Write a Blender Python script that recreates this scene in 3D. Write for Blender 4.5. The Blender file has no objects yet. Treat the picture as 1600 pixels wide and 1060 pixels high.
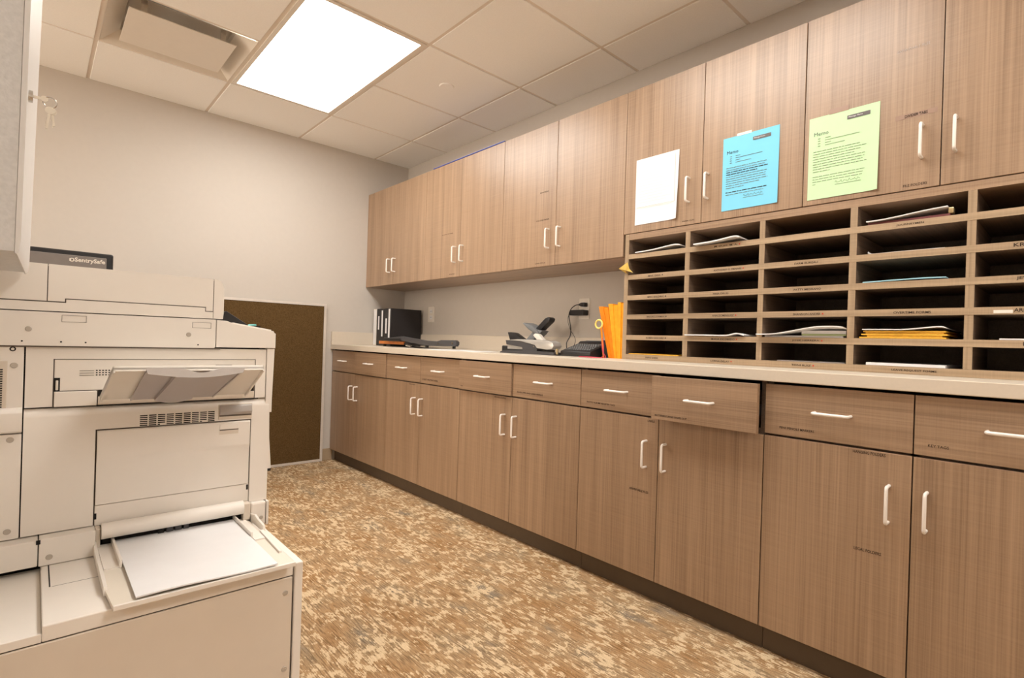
import bpy, bmesh, math, random
from mathutils import Vector, Matrix
random.seed(7)
S = bpy.context.scene
C = S.collection
H = 0.975            # floor lies this far below the lens; coordinates below are relative to the lens height

# ------------------------------------------------------------------ camera
YAW, PIT, ROL, F, PX, PY = .7579, -.0013, .0316, 824.61, 834.08, 537.10
cam_d = bpy.data.cameras.new('camera'); cam = bpy.data.objects.new('camera', cam_d); C.objects.link(cam)
R = Vector((math.cos(YAW), -math.sin(YAW), 0))
FW = Vector((math.sin(YAW)*math.cos(PIT), math.cos(YAW)*math.cos(PIT), math.sin(PIT)))
U = Vector((-math.sin(YAW)*math.sin(PIT), -math.cos(YAW)*math.sin(PIT), math.cos(PIT)))
c_, s_ = math.cos(ROL), math.sin(ROL)
XR = R*c_ + U*s_; YU = -R*s_ + U*c_
m = Matrix((XR, YU, -FW)).transposed().to_4x4(); m.translation = (0, 0, H)
cam.matrix_world = m
cam_d.sensor_width = 36; cam_d.lens = F/1600*36
cam_d.shift_x = -(PX-800)/1600; cam_d.shift_y = (PY-530)/1600
cam_d.clip_start = 0.02
S.camera = cam

# ------------------------------------------------------------------ world, exposure
w = bpy.data.worlds.new('world'); S.world = w; w.use_nodes = True
w.node_tree.nodes['Background'].inputs[0].default_value = (1.0, .88, .74, 1)
w.node_tree.nodes['Background'].inputs[1].default_value = 0.03
S.view_settings.view_transform = 'Standard'; S.view_settings.look = 'None'
S.view_settings.exposure = 0.0; S.view_settings.gamma = 1.0
LAMP_COL = (1.0, .965, .91); LAMP_STR = 15.3; FILL_STR = 12.5

# ------------------------------------------------------------------ materials
def srgb(r, g, b):
    f = lambda v: ((v/255+.055)/1.055)**2.4 if v > 10 else v/255/12.92
    return (f(r), f(g), f(b), 1)
def base(name, rough=.5, spec=.5):
    mt = bpy.data.materials.new(name); mt.use_nodes = True
    nt = mt.node_tree; b = nt.nodes['Principled BSDF']
    b.inputs['Roughness'].default_value = rough
    b.inputs['Specular IOR Level'].default_value = spec
    return mt, nt, b
def plain(name, col, rough=.5, spec=.4, metal=0, var=.04, scale=30, bump=0, bscale=400):
    mt, nt, b = base(name, rough, spec); b.inputs['Metallic'].default_value = metal
    geo = nt.nodes.new('ShaderNodeNewGeometry')
    n = nt.nodes.new('ShaderNodeTexNoise'); n.inputs['Scale'].default_value = scale; n.inputs['Detail'].default_value = 3
    nt.links.new(geo.outputs['Position'], n.inputs['Vector'])
    r = nt.nodes.new('ShaderNodeValToRGB')
    r.color_ramp.elements[0].position = .3; r.color_ramp.elements[1].position = .7
    r.color_ramp.elements[0].color = tuple(v*(1-var) for v in col[:3])+(1,)
    r.color_ramp.elements[1].color = tuple(min(1, v*(1+var)) for v in col[:3])+(1,)
    nt.links.new(n.outputs['Fac'], r.inputs['Fac']); nt.links.new(r.outputs['Color'], b.inputs['Base Color'])
    if bump:
        n2 = nt.nodes.new('ShaderNodeTexNoise'); n2.inputs['Scale'].default_value = bscale
        nt.links.new(geo.outputs['Position'], n2.inputs['Vector'])
        bp = nt.nodes.new('ShaderNodeBump'); bp.inputs['Strength'].default_value = bump; bp.inputs['Distance'].default_value = .002
        nt.links.new(n2.outputs['Fac'], bp.inputs['Height']); nt.links.new(bp.outputs['Normal'], b.inputs['Normal'])
    return mt
def wood(name, axis, dark, light, rough=.40, coat=.45):
    """laminate: long streaks along `axis`, fine woven cross lines"""
    mt, nt, b = base(name, rough, .45)
    b.inputs['Coat Weight'].default_value = coat; b.inputs['Coat Roughness'].default_value = .32
    geo = nt.nodes.new('ShaderNodeNewGeometry'); oi = nt.nodes.new('ShaderNodeObjectInfo')
    off = nt.nodes.new('ShaderNodeVectorMath'); off.operation = 'ADD'
    sc = nt.nodes.new('ShaderNodeVectorMath'); sc.operation = 'SCALE'
    cx = nt.nodes.new('ShaderNodeCombineXYZ')
    for i in range(3): nt.links.new(oi.outputs['Random'], cx.inputs[i])
    nt.links.new(cx.outputs[0], sc.inputs[0]); sc.inputs['Scale'].default_value = 7.3
    nt.links.new(geo.outputs['Position'], off.inputs[0]); nt.links.new(sc.outputs[0], off.inputs[1])
    def layer(across, along, detail=3, rough_=.55, dist=0):
        mp = nt.nodes.new('ShaderNodeMapping')
        v = [across]*3; v['xyz'.index(axis)] = along
        mp.inputs['Scale'].default_value = v
        nt.links.new(off.outputs[0], mp.inputs['Vector'])
        n = nt.nodes.new('ShaderNodeTexNoise'); n.inputs['Scale'].default_value = 1
        n.inputs['Detail'].default_value = detail; n.inputs['Roughness'].default_value = rough_
        n.inputs['Distortion'].default_value = dist
        nt.links.new(mp.outputs[0], n.inputs['Vector']); return n.outputs['Fac']
    def mth(op, a, b_):
        q = nt.nodes.new('ShaderNodeMath'); q.operation = op
        for i, v in enumerate((a, b_)):
            if isinstance(v, (int, float)): q.inputs[i].default_value = v
            else: nt.links.new(v, q.inputs[i])
        return q.outputs[0]
    broad = layer(26, .6, 4, .62, .2)
    fine = layer(210, 1.6, 2, .6)
    weave = layer(7, 330, 2, .5)
    t = mth('ADD', mth('MULTIPLY', broad, .44), mth('ADD', mth('MULTIPLY', fine, .42), mth('MULTIPLY', weave, .14)))
    r = nt.nodes.new('ShaderNodeValToRGB'); e = r.color_ramp.elements
    e[0].position = .36; e[0].color = dark; e[1].position = .62; e[1].color = light
    nt.links.new(t, r.inputs['Fac']); nt.links.new(r.outputs['Color'], b.inputs['Base Color'])
    return mt

W_D, W_L = (.235, .145, .085, 1), (.395, .258, .160, 1)
M = {}
M['wood_v'] = wood('laminate_vertical', 'z', W_D, W_L)
M['wood_h'] = wood('laminate_horizontal', 'y', W_D, W_L)
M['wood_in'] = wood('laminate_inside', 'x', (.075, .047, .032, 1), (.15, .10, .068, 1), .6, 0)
M['wood_shaded'] = wood('laminate_slot_shaded', 'x', (.12, .078, .052, 1), (.21, .140, .092, 1), .6, 0)  # laminate colour darkened to carry the shade inside the pigeonholes
M['edge'] = wood('laminate_edge', 'y', (.29, .20, .120, 1), (.47, .335, .210, 1), .5, 0)
M['edge_v'] = wood('laminate_edge_upright', 'z', (.29, .20, .120, 1), (.47, .335, .210, 1), .5, 0)
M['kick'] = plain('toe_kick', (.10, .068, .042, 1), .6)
M['wall'] = plain('wall_paint', (.58, .53, .475, 1), .75, .2, var=.01, bump=.05)
M['wall_w'] = plain('wall_paint_white', (.86, .82, .77, 1), .75, .2, var=.01, bump=.05)  # whitened for the unseen walls, to bounce more fill light
M['ceil'] = plain('ceiling_tile', (.96, .945, .92, 1), .9, .1, var=.02, scale=150, bump=.12, bscale=700)
M['grid'] = plain('ceiling_grid', (.80, .72, .64, 1), .6, .2, var=0)
M['counter'] = plain('counter_laminate', (.66, .575, .47, 1), .35, .4, var=.015, scale=120)
M['basebd'] = plain('vinyl_baseboard', (.42, .31, .20, 1), .6)
M['copier'] = plain('copier_plastic', (.83, .77, .70, 1), .42, .4, var=.008)
M['copier_b'] = plain('copier_plastic_shade', (.70, .61, .51, 1), .45, .4, var=.008)  # copier plastic again, with shade put into its colour
M['cream'] = plain('bypass_plastic', (.74, .67, .57, 1), .45, .4, var=.008)
M['dark'] = plain('dark_gap', (.018, .016, .015, 1), .7, .2)
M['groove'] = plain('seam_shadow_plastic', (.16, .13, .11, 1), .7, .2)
M['greyp'] = plain('grey_plastic', (.40, .36, .33, 1), .35, .5)
M['screw'] = plain('screw_metal', (.50, .45, .39, 1), .4, .5, .3)
M['black'] = plain('black_plastic', (.012, .011, .012, 1), .38, .5)
M['blackv'] = plain('black_vinyl', (.018, .015, .016, 1), .5, .5, var=.2, scale=300, bump=.2)
M['white'] = plain('white_paper', (.80, .785, .785, 1), .7, .2, var=.01)
M['whitep'] = plain('white_plastic', (.78, .72, .64, 1), .35, .5, var=.01)
M['handle'] = plain('satin_metal_handle', (.86, .80, .74, 1), .25, .5, .0, var=.01)
M['blue'] = plain('blue_paper', (.21, .60, .80, 1), .7, .2, var=.01)
M['green'] = plain('green_paper', (.57, .80, .47, 1), .7, .2, var=.01)
M['lgreen'] = plain('pale_green_paper', (.50, .58, .30, 1), .7, .2, var=.01)
M['lblue'] = plain('pale_blue_paper', (.35, .62, .72, 1), .7, .2, var=.01)
M['orange'] = plain('orange_envelope', (.80, .235, .006, 1), .55, .3, var=.12, scale=40)
M['orange2'] = plain('light_orange_envelope', (.88, .36, .015, 1), .55, .3, var=.1, scale=40)
M['yenv'] = plain('manila_envelope', (.80, .44, .05, 1), .6, .3, var=.1, scale=60)
M['yellow'] = plain('yellow_paper', (.95, .72, .20, 1), .6, .3, var=.05)
M['maroon'] = plain('maroon_folder', (.16, .05, .05, 1), .6, .3)
M['ink'] = plain('ink', (.05, .04, .04, 1), .7, .1)
M['inkg'] = plain('grey_ink', (.16, .17, .15, 1), .7, .1)
M['inkw'] = plain('faint_ink', (.45, .38, .33, 1), .7, .1)
M['inkl'] = plain('faded_label_ink', (.045, .03, .022, 1), .7, .1)
M['bar'] = plain('memo_bar', (.17, .155, .15, 1), .7, .1)
M['red'] = plain('red_dot', (.55, .06, .03, 1), .6, .3)
M['redc'] = plain('red_lanyard', (.60, .06, .10, 1), .6, .3)
M['tape'] = plain('brown_tape', (.36, .24, .18, 1), .25, .5)
M['silver'] = plain('silver_plastic', (.55, .53, .50, 1), .3, .5, .5)
M['dgrey'] = plain('dark_grey_plastic', (.055, .052, .055, 1), .4, .5)
M['mgrey'] = plain('mid_grey_plastic', (.16, .165, .17, 1), .4, .5)
M['steel'] = plain('steel', (.6, .58, .55, 1), .25, .5, 1)
M['brass'] = plain('brass', (.65, .52, .30, 1), .3, .5, .9)
M['keym'] = plain('key_metal', (.80, .74, .64, 1), .3, .5, .2)
M['wood_or'] = plain('orange_wood', (.62, .20, .045, 1), .5, .4, var=.1)
M['teal'] = plain('teal_paper', (.20, .62, .55, 1), .7, .2)
M['bluefilm'] = plain('blue_film', (.10, .15, .60, 1), .4, .4)
M['safe_f'] = plain('safe_grey', (.20, .175, .16, 1), .5, .4)
M['bin'] = plain('bin_metal_textured', (.62, .61, .60, 1), .45, .4, var=.06, scale=160, bump=.25, bscale=260)
M['bind'] = plain('bin_door_metal', (.70, .68, .66, 1), .3, .5, var=.01)
M['binb'] = plain('bin_underside', (.60, .53, .46, 1), .5, .4)
M['file'] = plain('file_cabinet_metal', (.30, .27, .24, 1), .45, .5)
M['alu'] = plain('aluminium_frame', (.74, .68, .62, 1), .35, .5, .25)
M['grn_ink'] = plain('green_ink', (.25, .33, .20, 1), .7, .1)

def glow(name, col, st):
    mt = bpy.data.materials.new(name); mt.use_nodes = True; nt = mt.node_tree; nt.nodes.clear()
    e = nt.nodes.new('ShaderNodeEmission'); e.inputs[0].default_value = col+(1,); e.inputs[1].default_value = st
    o = nt.nodes.new('ShaderNodeOutputMaterial'); nt.links.new(e.outputs[0], o.inputs[0]); return mt
M['glow'] = glow('lit_diffuser', LAMP_COL, LAMP_STR)
M['glow_fill'] = glow('fill_light_pane', (1.0, .87, .72), FILL_STR)

def cork():
    mt, nt, b = base('brown_felt', .95, .1)
    geo = nt.nodes.new('ShaderNodeNewGeometry')
    n = nt.nodes.new('ShaderNodeTexNoise'); n.inputs['Scale'].default_value = 260; n.inputs['Detail'].default_value = 3
    nt.links.new(geo.outputs['Position'], n.inputs['Vector'])
    r = nt.nodes.new('ShaderNodeValToRGB'); e = r.color_ramp.elements
    e[0].position = .35; e[0].color = (.080, .046, .016, 1); e[1].position = .68; e[1].color = (.150, .090, .036, 1)
    nt.links.new(n.outputs['Fac'], r.inputs['Fac']); nt.links.new(r.outputs['Color'], b.inputs['Base Color'])
    return mt
M['felt'] = cork()

def carpet():
    mt, nt, b = base('patterned_carpet', .95, .05)
    geo = nt.nodes.new('ShaderNodeNewGeometry')
    def noise(scale, detail, rough, st, dist=0):
        mp = nt.nodes.new('ShaderNodeMapping'); mp.inputs['Scale'].default_value = st
        nt.links.new(geo.outputs['Position'], mp.inputs['Vector'])
        n = nt.nodes.new('ShaderNodeTexNoise'); n.inputs['Scale'].default_value = scale
        n.inputs['Detail'].default_value = detail; n.inputs['Roughness'].default_value = rough; n.inputs['Distortion'].default_value = dist
        nt.links.new(mp.outputs[0], n.inputs['Vector']); return n.outputs['Fac']
    def ramp(fac, stops):
        r = nt.nodes.new('ShaderNodeValToRGB'); e = r.color_ramp.elements
        while len(e) < len(stops): e.new(.5)
        for i, (p, c) in enumerate(stops): e[i].position = p; e[i].color = c
        nt.links.new(fac, r.inputs['Fac']); return r.outputs['Color']
    def mix(f, a, c, mode='MIX'):
        q = nt.nodes.new('ShaderNodeMix'); q.data_type = 'RGBA'; q.blend_type = mode
        for k, v in ((0, f), (6, a), (7, c)):
            if isinstance(v, (float, tuple)): q.inputs[k].default_value = v
            else: nt.links.new(v, q.inputs[k])
        return q.outputs[2]
    def mth(op, a, c):
        q = nt.nodes.new('ShaderNodeMath'); q.operation = op
        for i, v in enumerate((a, c)):
            if isinstance(v, (int, float)): q.inputs[i].default_value = v
            else: nt.links.new(v, q.inputs[i])
        return q.outputs[0]
    big = noise(9, 3, .55, (1, .7, 1))
    tone = ramp(noise(9, 3, .6, (1, .45, 1)), [(.34, (.40, .235, .110, 1)), (.48, (.47, .305, .165, 1)), (.60, (.43, .30, .175, 1)), (.72, (.31, .25, .185, 1))])
    streak = noise(1, 2, .6, (230, 16, 1))
    tone = mix(.75, tone, ramp(streak, [(.36, (.42, .39, .36, 1)), (.54, (1.05, 1.03, 1.02, 1))]), 'MULTIPLY')
    blot = noise(50, 6, .68, (1, .48, 1), .15)
    f = mth('ADD', mth('MULTIPLY', blot, .62), mth('ADD', mth('MULTIPLY', big, .26), mth('MULTIPLY', streak, .20)))
    msk = ramp(f, [(.560, (0, 0, 0, 1)), (.582, (1, 1, 1, 1))])
    cream = ramp(streak, [(.3, (.64, .48, .30, 1)), (.7, (.78, .61, .40, 1))])
    col = mix(msk, tone, cream)
    pile = noise(1, 2, .5, (520, 300, 1))
    col = mix(.6, col, ramp(pile, [(.3, (.56, .54, .52, 1)), (.7, (1.12, 1.1, 1.08, 1))]), 'MULTIPLY')
    nt.links.new(col, b.inputs['Base Color'])
    bp = nt.nodes.new('ShaderNodeBump'); bp.inputs['Strength'].default_value = .5; bp.inputs['Distance'].default_value = .004
    nt.links.new(pile, bp.inputs['Height']); nt.links.new(bp.outputs['Normal'], b.inputs['Normal'])
    return mt
M['carpet'] = carpet()

def clearplastic():
    mt, nt, b = base('smoky_translucent_plastic', .28, .5)
    b.inputs['Base Color'].default_value = (.66, .60, .58, 1)
    b.inputs['Transmission Weight'].default_value = .35; b.inputs['IOR'].default_value = 1.2
    return mt
M['smoke'] = clearplastic()

# ------------------------------------------------------------------ geometry helpers
WO = {}
def NB(): return bmesh.new()
def box(bm, x0, x1, y0, y1, z0, z1, bev=0, seg=2):
    r = bmesh.ops.create_cube(bm, size=1)
    vs = r['verts']
    for v in vs: v.co = Vector((x0+(v.co.x+.5)*(x1-x0), y0+(v.co.y+.5)*(y1-y0), z0+(v.co.z+.5)*(z1-z0)))
    if bev:
        es = list({e for v in vs for e in v.link_edges})
        bmesh.ops.bevel(bm, geom=es, offset=bev, segments=seg, profile=.5, affect='EDGES')
    return bm
def prism(bm, pts, axis, a, b, bev=0):
    """extrude a polygon along an axis; pts are (x,z) for axis y, (y,z) for axis x, (x,y) for axis z"""
    def mk(p, t):
        if axis == 'y': return Vector((p[0], t, p[1]))
        if axis == 'x': return Vector((t, p[0], p[1]))
        return Vector((p[0], p[1], t))
    A = [bm.verts.new(mk(p, a)) for p in pts]; B = [bm.verts.new(mk(p, b)) for p in pts]
    fs = [bm.faces.new(A), bm.faces.new(B[::-1])]
    n = len(pts)
    for i in range(n): fs.append(bm.faces.new((A[i], B[i], B[(i+1) % n], A[(i+1) % n])))
    bmesh.ops.recalc_face_normals(bm, faces=fs)
    if bev:
        es = list({e for f in fs for e in f.edges})
        bmesh.ops.bevel(bm, geom=es, offset=bev, segments=2, profile=.5, affect='EDGES')
    return bm
def cyl(bm, p0, p1, r, seg=16, r2=None):
    p0, p1 = Vector(p0), Vector(p1); d = p1-p0
    q = Vector((0, 0, 1)).rotation_difference(d.normalized()).to_matrix().to_4x4(); q.translation = (p0+p1)/2
    bmesh.ops.create_cone(bm, cap_ends=True, segments=seg, radius1=r, radius2=r if r2 is None else r2, depth=d.length, matrix=q)
    return bm
def tube(bm, pts, r, seg=8):
    pts = [Vector(p) for p in pts]; rings = []
    up = None
    for i, p in enumerate(pts):
        d = (pts[min(i+1, len(pts)-1)]-pts[max(i-1, 0)]).normalized()
        if up is None: up = d.orthogonal().normalized()
        else: up = (up-d*up.dot(d)).normalized()
        s = d.cross(up)
        rings.append([bm.verts.new(p+(up*math.cos(2*math.pi*k/seg)+s*math.sin(2*math.pi*k/seg))*r) for k in range(seg)])
    for a, b in zip(rings, rings[1:]):
        for k in range(seg): bm.faces.new((a[k], a[(k+1) % seg], b[(k+1) % seg], b[k]))
    bm.faces.new(rings[0][::-1]); bm.faces.new(rings[-1])
    return bm
def spline(pts, n=8):
    P = [Vector(p) for p in pts]; out = []
    for i in range(len(P)-1):
        p0, p1, p2, p3 = P[max(i-1, 0)], P[i], P[i+1], P[min(i+2, len(P)-1)]
        for k in range(n):
            t = k/n
            out.append(.5*((2*p1)+(p2-p0)*t+(2*p0-5*p1+4*p2-p3)*t*t+(3*p1-p0-3*p2+p3)*t**3))
    return out+[P[-1]]
def torus(bm, c, R_, r, ax, n=28, seg=8):
    ax = Vector(ax).normalized(); u = ax.orthogonal().normalized(); v = ax.cross(u); rings = []
    for i in range(n):
        a = 2*math.pi*i/n; d = u*math.cos(a)+v*math.sin(a)
        rings.append([bm.verts.new(Vector(c)+d*(R_+r*math.cos(2*math.pi*k/seg))+ax*r*math.sin(2*math.pi*k/seg)) for k in range(seg)])
    for i in range(n):
        a, b = rings[i], rings[(i+1) % n]
        for k in range(seg): bm.faces.new((a[k], a[(k+1) % seg], b[(k+1) % seg], b[k]))
    return bm
def obj(name, bm, mat, parent=None, smooth=False):
    bmesh.ops.recalc_face_normals(bm, faces=bm.faces[:])
    me = bpy.data.meshes.new(name); bm.to_mesh(me); bm.free()
    lo = Vector([min(v.co[i] for v in me.vertices) for i in range(3)]); hi = Vector([max(v.co[i] for v in me.vertices) for i in range(3)])
    ctr = Vector(((lo.x+hi.x)/2, (lo.y+hi.y)/2, lo.z))
    me.transform(Matrix.Translation(-ctr))
    me.materials.append(M[mat] if isinstance(mat, str) else mat)
    o = bpy.data.objects.new(name, me); C.objects.link(o)
    wpos = ctr+Vector((0, 0, H)); WO[o] = wpos
    if parent is not None:
        o.parent = parent; o.location = wpos-WO[parent]
    else: o.location = wpos
    if smooth:
        for p in me.polygons: p.use_smooth = True
        me.set_sharp_from_angle(angle=math.radians(35))
    return o
def tag(o, label, cat, group=None):
    o['label'] = label; o['category'] = cat
    if group: o['group'] = group
    return o
def thing(name, label, cat, loc, group=None):
    o = bpy.data.objects.new(name, None); C.objects.link(o); o.empty_display_size = .05
    o.location = Vector(loc)+Vector((0, 0, H)); WO[o] = Vector(o.location)
    return tag(o, label, cat, group)
def struct(name, bm, mat):
    o = obj(name, bm, mat); o['kind'] = 'structure'; return o
def qbox(*a, bev=0): return box(NB(), *a, bev=bev)

FACE_X = Matrix(((0, 0, -1), (-1, 0, 0), (0, 1, 0)))        # text read by someone looking along +x
FACE_Y = Matrix(((1, 0, 0), (0, 0, -1), (0, 1, 0)))         # text read by someone looking along +y
def text_mesh(s, width, pos, face, height=None, bold=0):
    cu = bpy.data.curves.new('text', 'FONT'); cu.body = s; cu.size = 1; cu.resolution_u = 2; cu.offset = bold
    to = bpy.data.objects.new('text_tmp', cu); C.objects.link(to)
    dg = bpy.context.evaluated_depsgraph_get(); me = bpy.data.meshes.new_from_object(to.evaluated_get(dg))
    C.objects.unlink(to); bpy.data.objects.remove(to); bpy.data.curves.remove(cu)
    bm = NB(); bm.from_mesh(me); bpy.data.meshes.remove(me)
    xs = [v.co.x for v in bm.verts]; ys = [v.co.y for v in bm.verts]
    k = width/(max(xs)-min(xs)); kz = k if height is None else height/(max(ys)-min(ys))
    x0, y0 = min(xs), min(ys)
    for v in bm.verts: v.co = Vector(pos)+face @ Vector(((v.co.x-x0)*k, (v.co.y-y0)*kz, 0))
    return bm
def label(s, y_left, y_right, z, x, parent, mat='inkl', h=None, name='printed_label'):
    return obj(name, text_mesh(s, y_left-y_right, (x-.0006, y_left, z), FACE_X, h, .012), mat, parent)

# ------------------------------------------------------------------ room shell
XL, XR_, YF, YB, ZC, ZF = -.372, 2.340, 4.130, -2.6, 1.4857, -H
XF = -3.3                                              # room widened to the left, past a shortened copier wall, to admit fill light
struct('floor', qbox(XF, XR_, YB, YF, ZF-.03, ZF), 'carpet')
struct('wall_far', qbox(XF-.1, XR_+.1, YF, YF+.1, ZF-.03, ZC+.12), 'wall')
struct('wall_right', qbox(XR_, XR_+.1, YB, YF, ZF-.03, ZC+.12), 'wall')
struct('wall_left', qbox(XF-.1, XF, YB, YF, ZF-.03, ZC+.12), 'wall_w')
struct('wall_partition', qbox(XL-.12, XL, .75, 2.12, ZF, ZC-.002), 'wall')
struct('wall_back', qbox(XF-.1, XR_+.1, YB-.1, YB, ZF-.03, ZC+.12), 'wall_w')
bm = NB(); wy0, wy1, wz0, wz1 = 2.0, 3.3, -.30, 1.25
for a in ((wy0-.06, wy0, wz0-.06, wz1+.06), (wy1, wy1+.06, wz0-.06, wz1+.06), (wy0, wy1, wz0-.06, wz0), (wy0, wy1, wz1, wz1+.06)): box(bm, XF, XF+.04, *a)
struct('added_fill_frame', bm, 'whitep')                        # frame round an added fill light on the far left wall, out of view
struct('added_fill_pane', qbox(XF+.002, XF+.010, wy0, wy1, wz0, wz1), 'glow_fill')['label'] = 'added glowing pane, unseen fill light'  # glowing pane added as fill light, no known window there
T = .6096; GX0 = .1965; GY0 = YF-.5819; G = .009
def spans(lo, hi, o):
    k = math.floor((lo-o)/T); ed = [lo]
    while o+T*(k+1) < hi-1e-4:
        k += 1
        if o+T*k > lo+1e-4: ed.append(o+T*k)
    return list(zip(ed, ed[1:]+[hi]))
XS, YS = spans(XF, XR_, GX0), spans(YB, YF, GY0)
LX = (GX0+T, GX0+2*T)                                  # the column of tiles the lamps sit in
LX_FILL = (GX0-4*T, GX0-3*T)  # column of unseen lamps added as fill
LAMPS = [(LX, GY0-2*T, GY0), (LX, GY0-5*T, GY0-3*T), (LX, GY0-8*T, GY0-6*T), (LX_FILL, GY0-3*T, GY0-1*T), (LX_FILL, GY0-8*T, GY0-6*T)]  # last three lamps are added fill light, out of view
VENT = (GX0, GX0+T, GY0-T, GY0)
bm = NB(); box(bm, XF, XR_, YB, YF, ZC+.10, ZC+.13)
for a, b in XS:
    for c, d in YS:
        mx, my = (a+b)/2, (c+d)/2
        if any(c0 < mx < c1 and l0 < my < l1 for (c0, c1), l0, l1 in LAMPS): continue
        if VENT[0] < mx < VENT[1] and VENT[2] < my < VENT[3]: continue
        box(bm, a+(G if a > XF+.01 else 0), b-(G if b < XR_-.01 else 0), c+(G if c > YB+.01 else 0), d-(G if d < YF-.01 else 0), ZC, ZC+.015, .0015, 1)
struct('ceiling', bm, 'ceil')
bm = NB()
for a, b in XS[1:]: box(bm, a-.012, a+.012, YB, YF, ZC+.0045, ZC+.03)
for c, d in YS[1:]:
    for a, b in XS:
        if any(abs((a+b)/2-(c0+c1)/2) < .1 and l0+.05 < c < l1-.05 for (c0, c1), l0, l1 in LAMPS): continue
        box(bm, a, b, c-.012, c+.012, ZC+.005, ZC+.03)
struct('trim_1', bm, 'grid')                            # the suspended T-bar grid
struct('baseboard_far', qbox(XF, 1.735, YF-.008, YF, ZF, -.884, bev=.002), 'basebd')
struct('baseboard_left', qbox(XF, XF+.008, YB, YF-.01, ZF, -.884, bev=.002), 'basebd')

# ------------------------------------------------------------------ ceiling fittings
for i, (lx, l0, l1) in enumerate(LAMPS):
    lab = ['bright white recessed ceiling light panel in the tiled ceiling beyond the air vent',
           'nearer recessed ceiling light panel, overhead above the open drawer', 'recessed ceiling light panel behind the viewpoint', 'recessed ceiling light panel left of the room, beyond the partition wall', 'rearmost recessed ceiling light panel on the far left, behind the viewpoint'][i]
    t = thing('ceiling_light', lab, 'ceiling light', ((lx[0]+lx[1])/2, (l0+l1)/2, ZC), 'recessed ceiling lights')
    x0, x1, y0, y1 = lx[0]+.010, lx[1]-.010, l0+.010, l1-.010
    bm = NB()
    box(bm, x0, x0+.022, y0, y1, ZC-.002, ZC+.05); box(bm, x1-.022, x1, y0, y1, ZC-.002, ZC+.05)
    box(bm, x0+.022, x1-.022, y0, y0+.022, ZC-.002, ZC+.05); box(bm, x0+.022, x1-.022, y1-.022, y1, ZC-.002, ZC+.05)
    obj('lamp_frame', bm, 'whitep', t)
    obj('diffuser', qbox(x0+.022, x1-.022, y0+.022, y1-.022, ZC+.006, ZC+.012), 'glow', t)

t = thing('air_vent', 'white square ceiling air vent with a hanging flat panel left of the light', 'air vent', ((VENT[0]+VENT[1])/2, (VENT[2]+VENT[3])/2, ZC))
x0, x1, y0, y1 = VENT[0]+.012, VENT[1]-.012, VENT[2]+.012, VENT[3]-.012
bm = NB()
o4 = [(x0, y0), (x1, y0), (x1, y1), (x0, y1)]
i4 = [(x0+.075, y0+.075), (x1-.075, y0+.075), (x1-.075, y1-.075), (x0+.075, y1-.075)]
def ring(p, z): return [bm.verts.new((a, b, z)) for a, b in p]
ra, rb, rc = ring(o4, ZC), ring(i4, ZC+.055), ring(i4, ZC+.09)
for k in range(4):
    bm.faces.new((ra[k], ra[(k+1) % 4], rb[(k+1) % 4], rb[k])); bm.faces.new((rb[k], rb[(k+1) % 4], rc[(k+1) % 4], rc[k]))
bm.faces.new(rc)
obj('vent_frame', bm, 'whitep', t)
obj('vent_panel', qbox(x0+.072, x1-.072, y0+.105, y1-.095, ZC-.010, ZC-.006, bev=.001), 'whitep', t)
for xx in (x0+.13, x1-.13):
    for yy in (y0+.12, y1-.12):
        obj('hanger_clip', qbox(xx-.012, xx+.012, yy-.003, yy+.003, ZC-.006, ZC+.056), 'steel', t)
bm = cyl(NB(), (1.72, 2.628, ZC-.006), (1.72, 2.628, ZC), .040, 32, .043)
tag(obj('sprinkler_cover', bm, 'ceil'), 'small round flat cap on a ceiling tile right of the light panel', 'sprinkler cover')

# ------------------------------------------------------------------ cabinets along the right wall
XB, XU = 1.714, 1.978
BY = [4.120, 3.697, 3.231, 2.808, 2.393, 1.953, 1.507, 1.113, .719, .322, -.075]
UY = [4.127, 3.684, 3.230, 2.811, 2.387, 1.952, 1.506, 1.115, .7205, .3265, -.070]
Z_CT, Z_CB = -.0617, -.0986
def pull(p, a, b, parent):
    """bent wire handle on a front at x=p; a,b = (y,z) of its feet"""
    n = [(p, a[0], a[1]), (p-.018, a[0], a[1])]
    A, B = Vector((0, a[0], a[1])), Vector((0, b[0], b[1])); d = (B-A).normalized()*.008
    pts = [(p, A.y, A.z), (p-.022, A.y, A.z)]
    for k in range(1, 5):
        th = k/4*math.pi/2; q = A+d*(1-math.cos(th)); pts.append((p-.022-.008*math.sin(th), q.y, q.z))
    for k in range(0, 5):
        th = (1-k/4)*math.pi/2; q = B-d*(1-math.cos(th)); pts.append((p-.022-.008*math.sin(th), q.y, q.z))
    pts += [(p-.022, B.y, B.z), (p, B.y, B.z)]
    return obj('handle', tube(NB(), pts, .0046, 10), 'handle', parent, True)
BASE_LAB = ['brown laminate base cabinet at the far end in the corner, under the binders',
            'brown laminate base cabinet second from the far wall, under the paper cutter',
            'brown laminate base cabinet below the staplers and label maker, its left drawer slightly out',
            'brown laminate base cabinet with one drawer pulled open, under the mail sorter',
            'nearest brown laminate base cabinet, drawers labelled PENS PENCILS MARKERS and KEY TAGS']
OPEN = {1: -.008, 4: -.011, 7: -.055}
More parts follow.
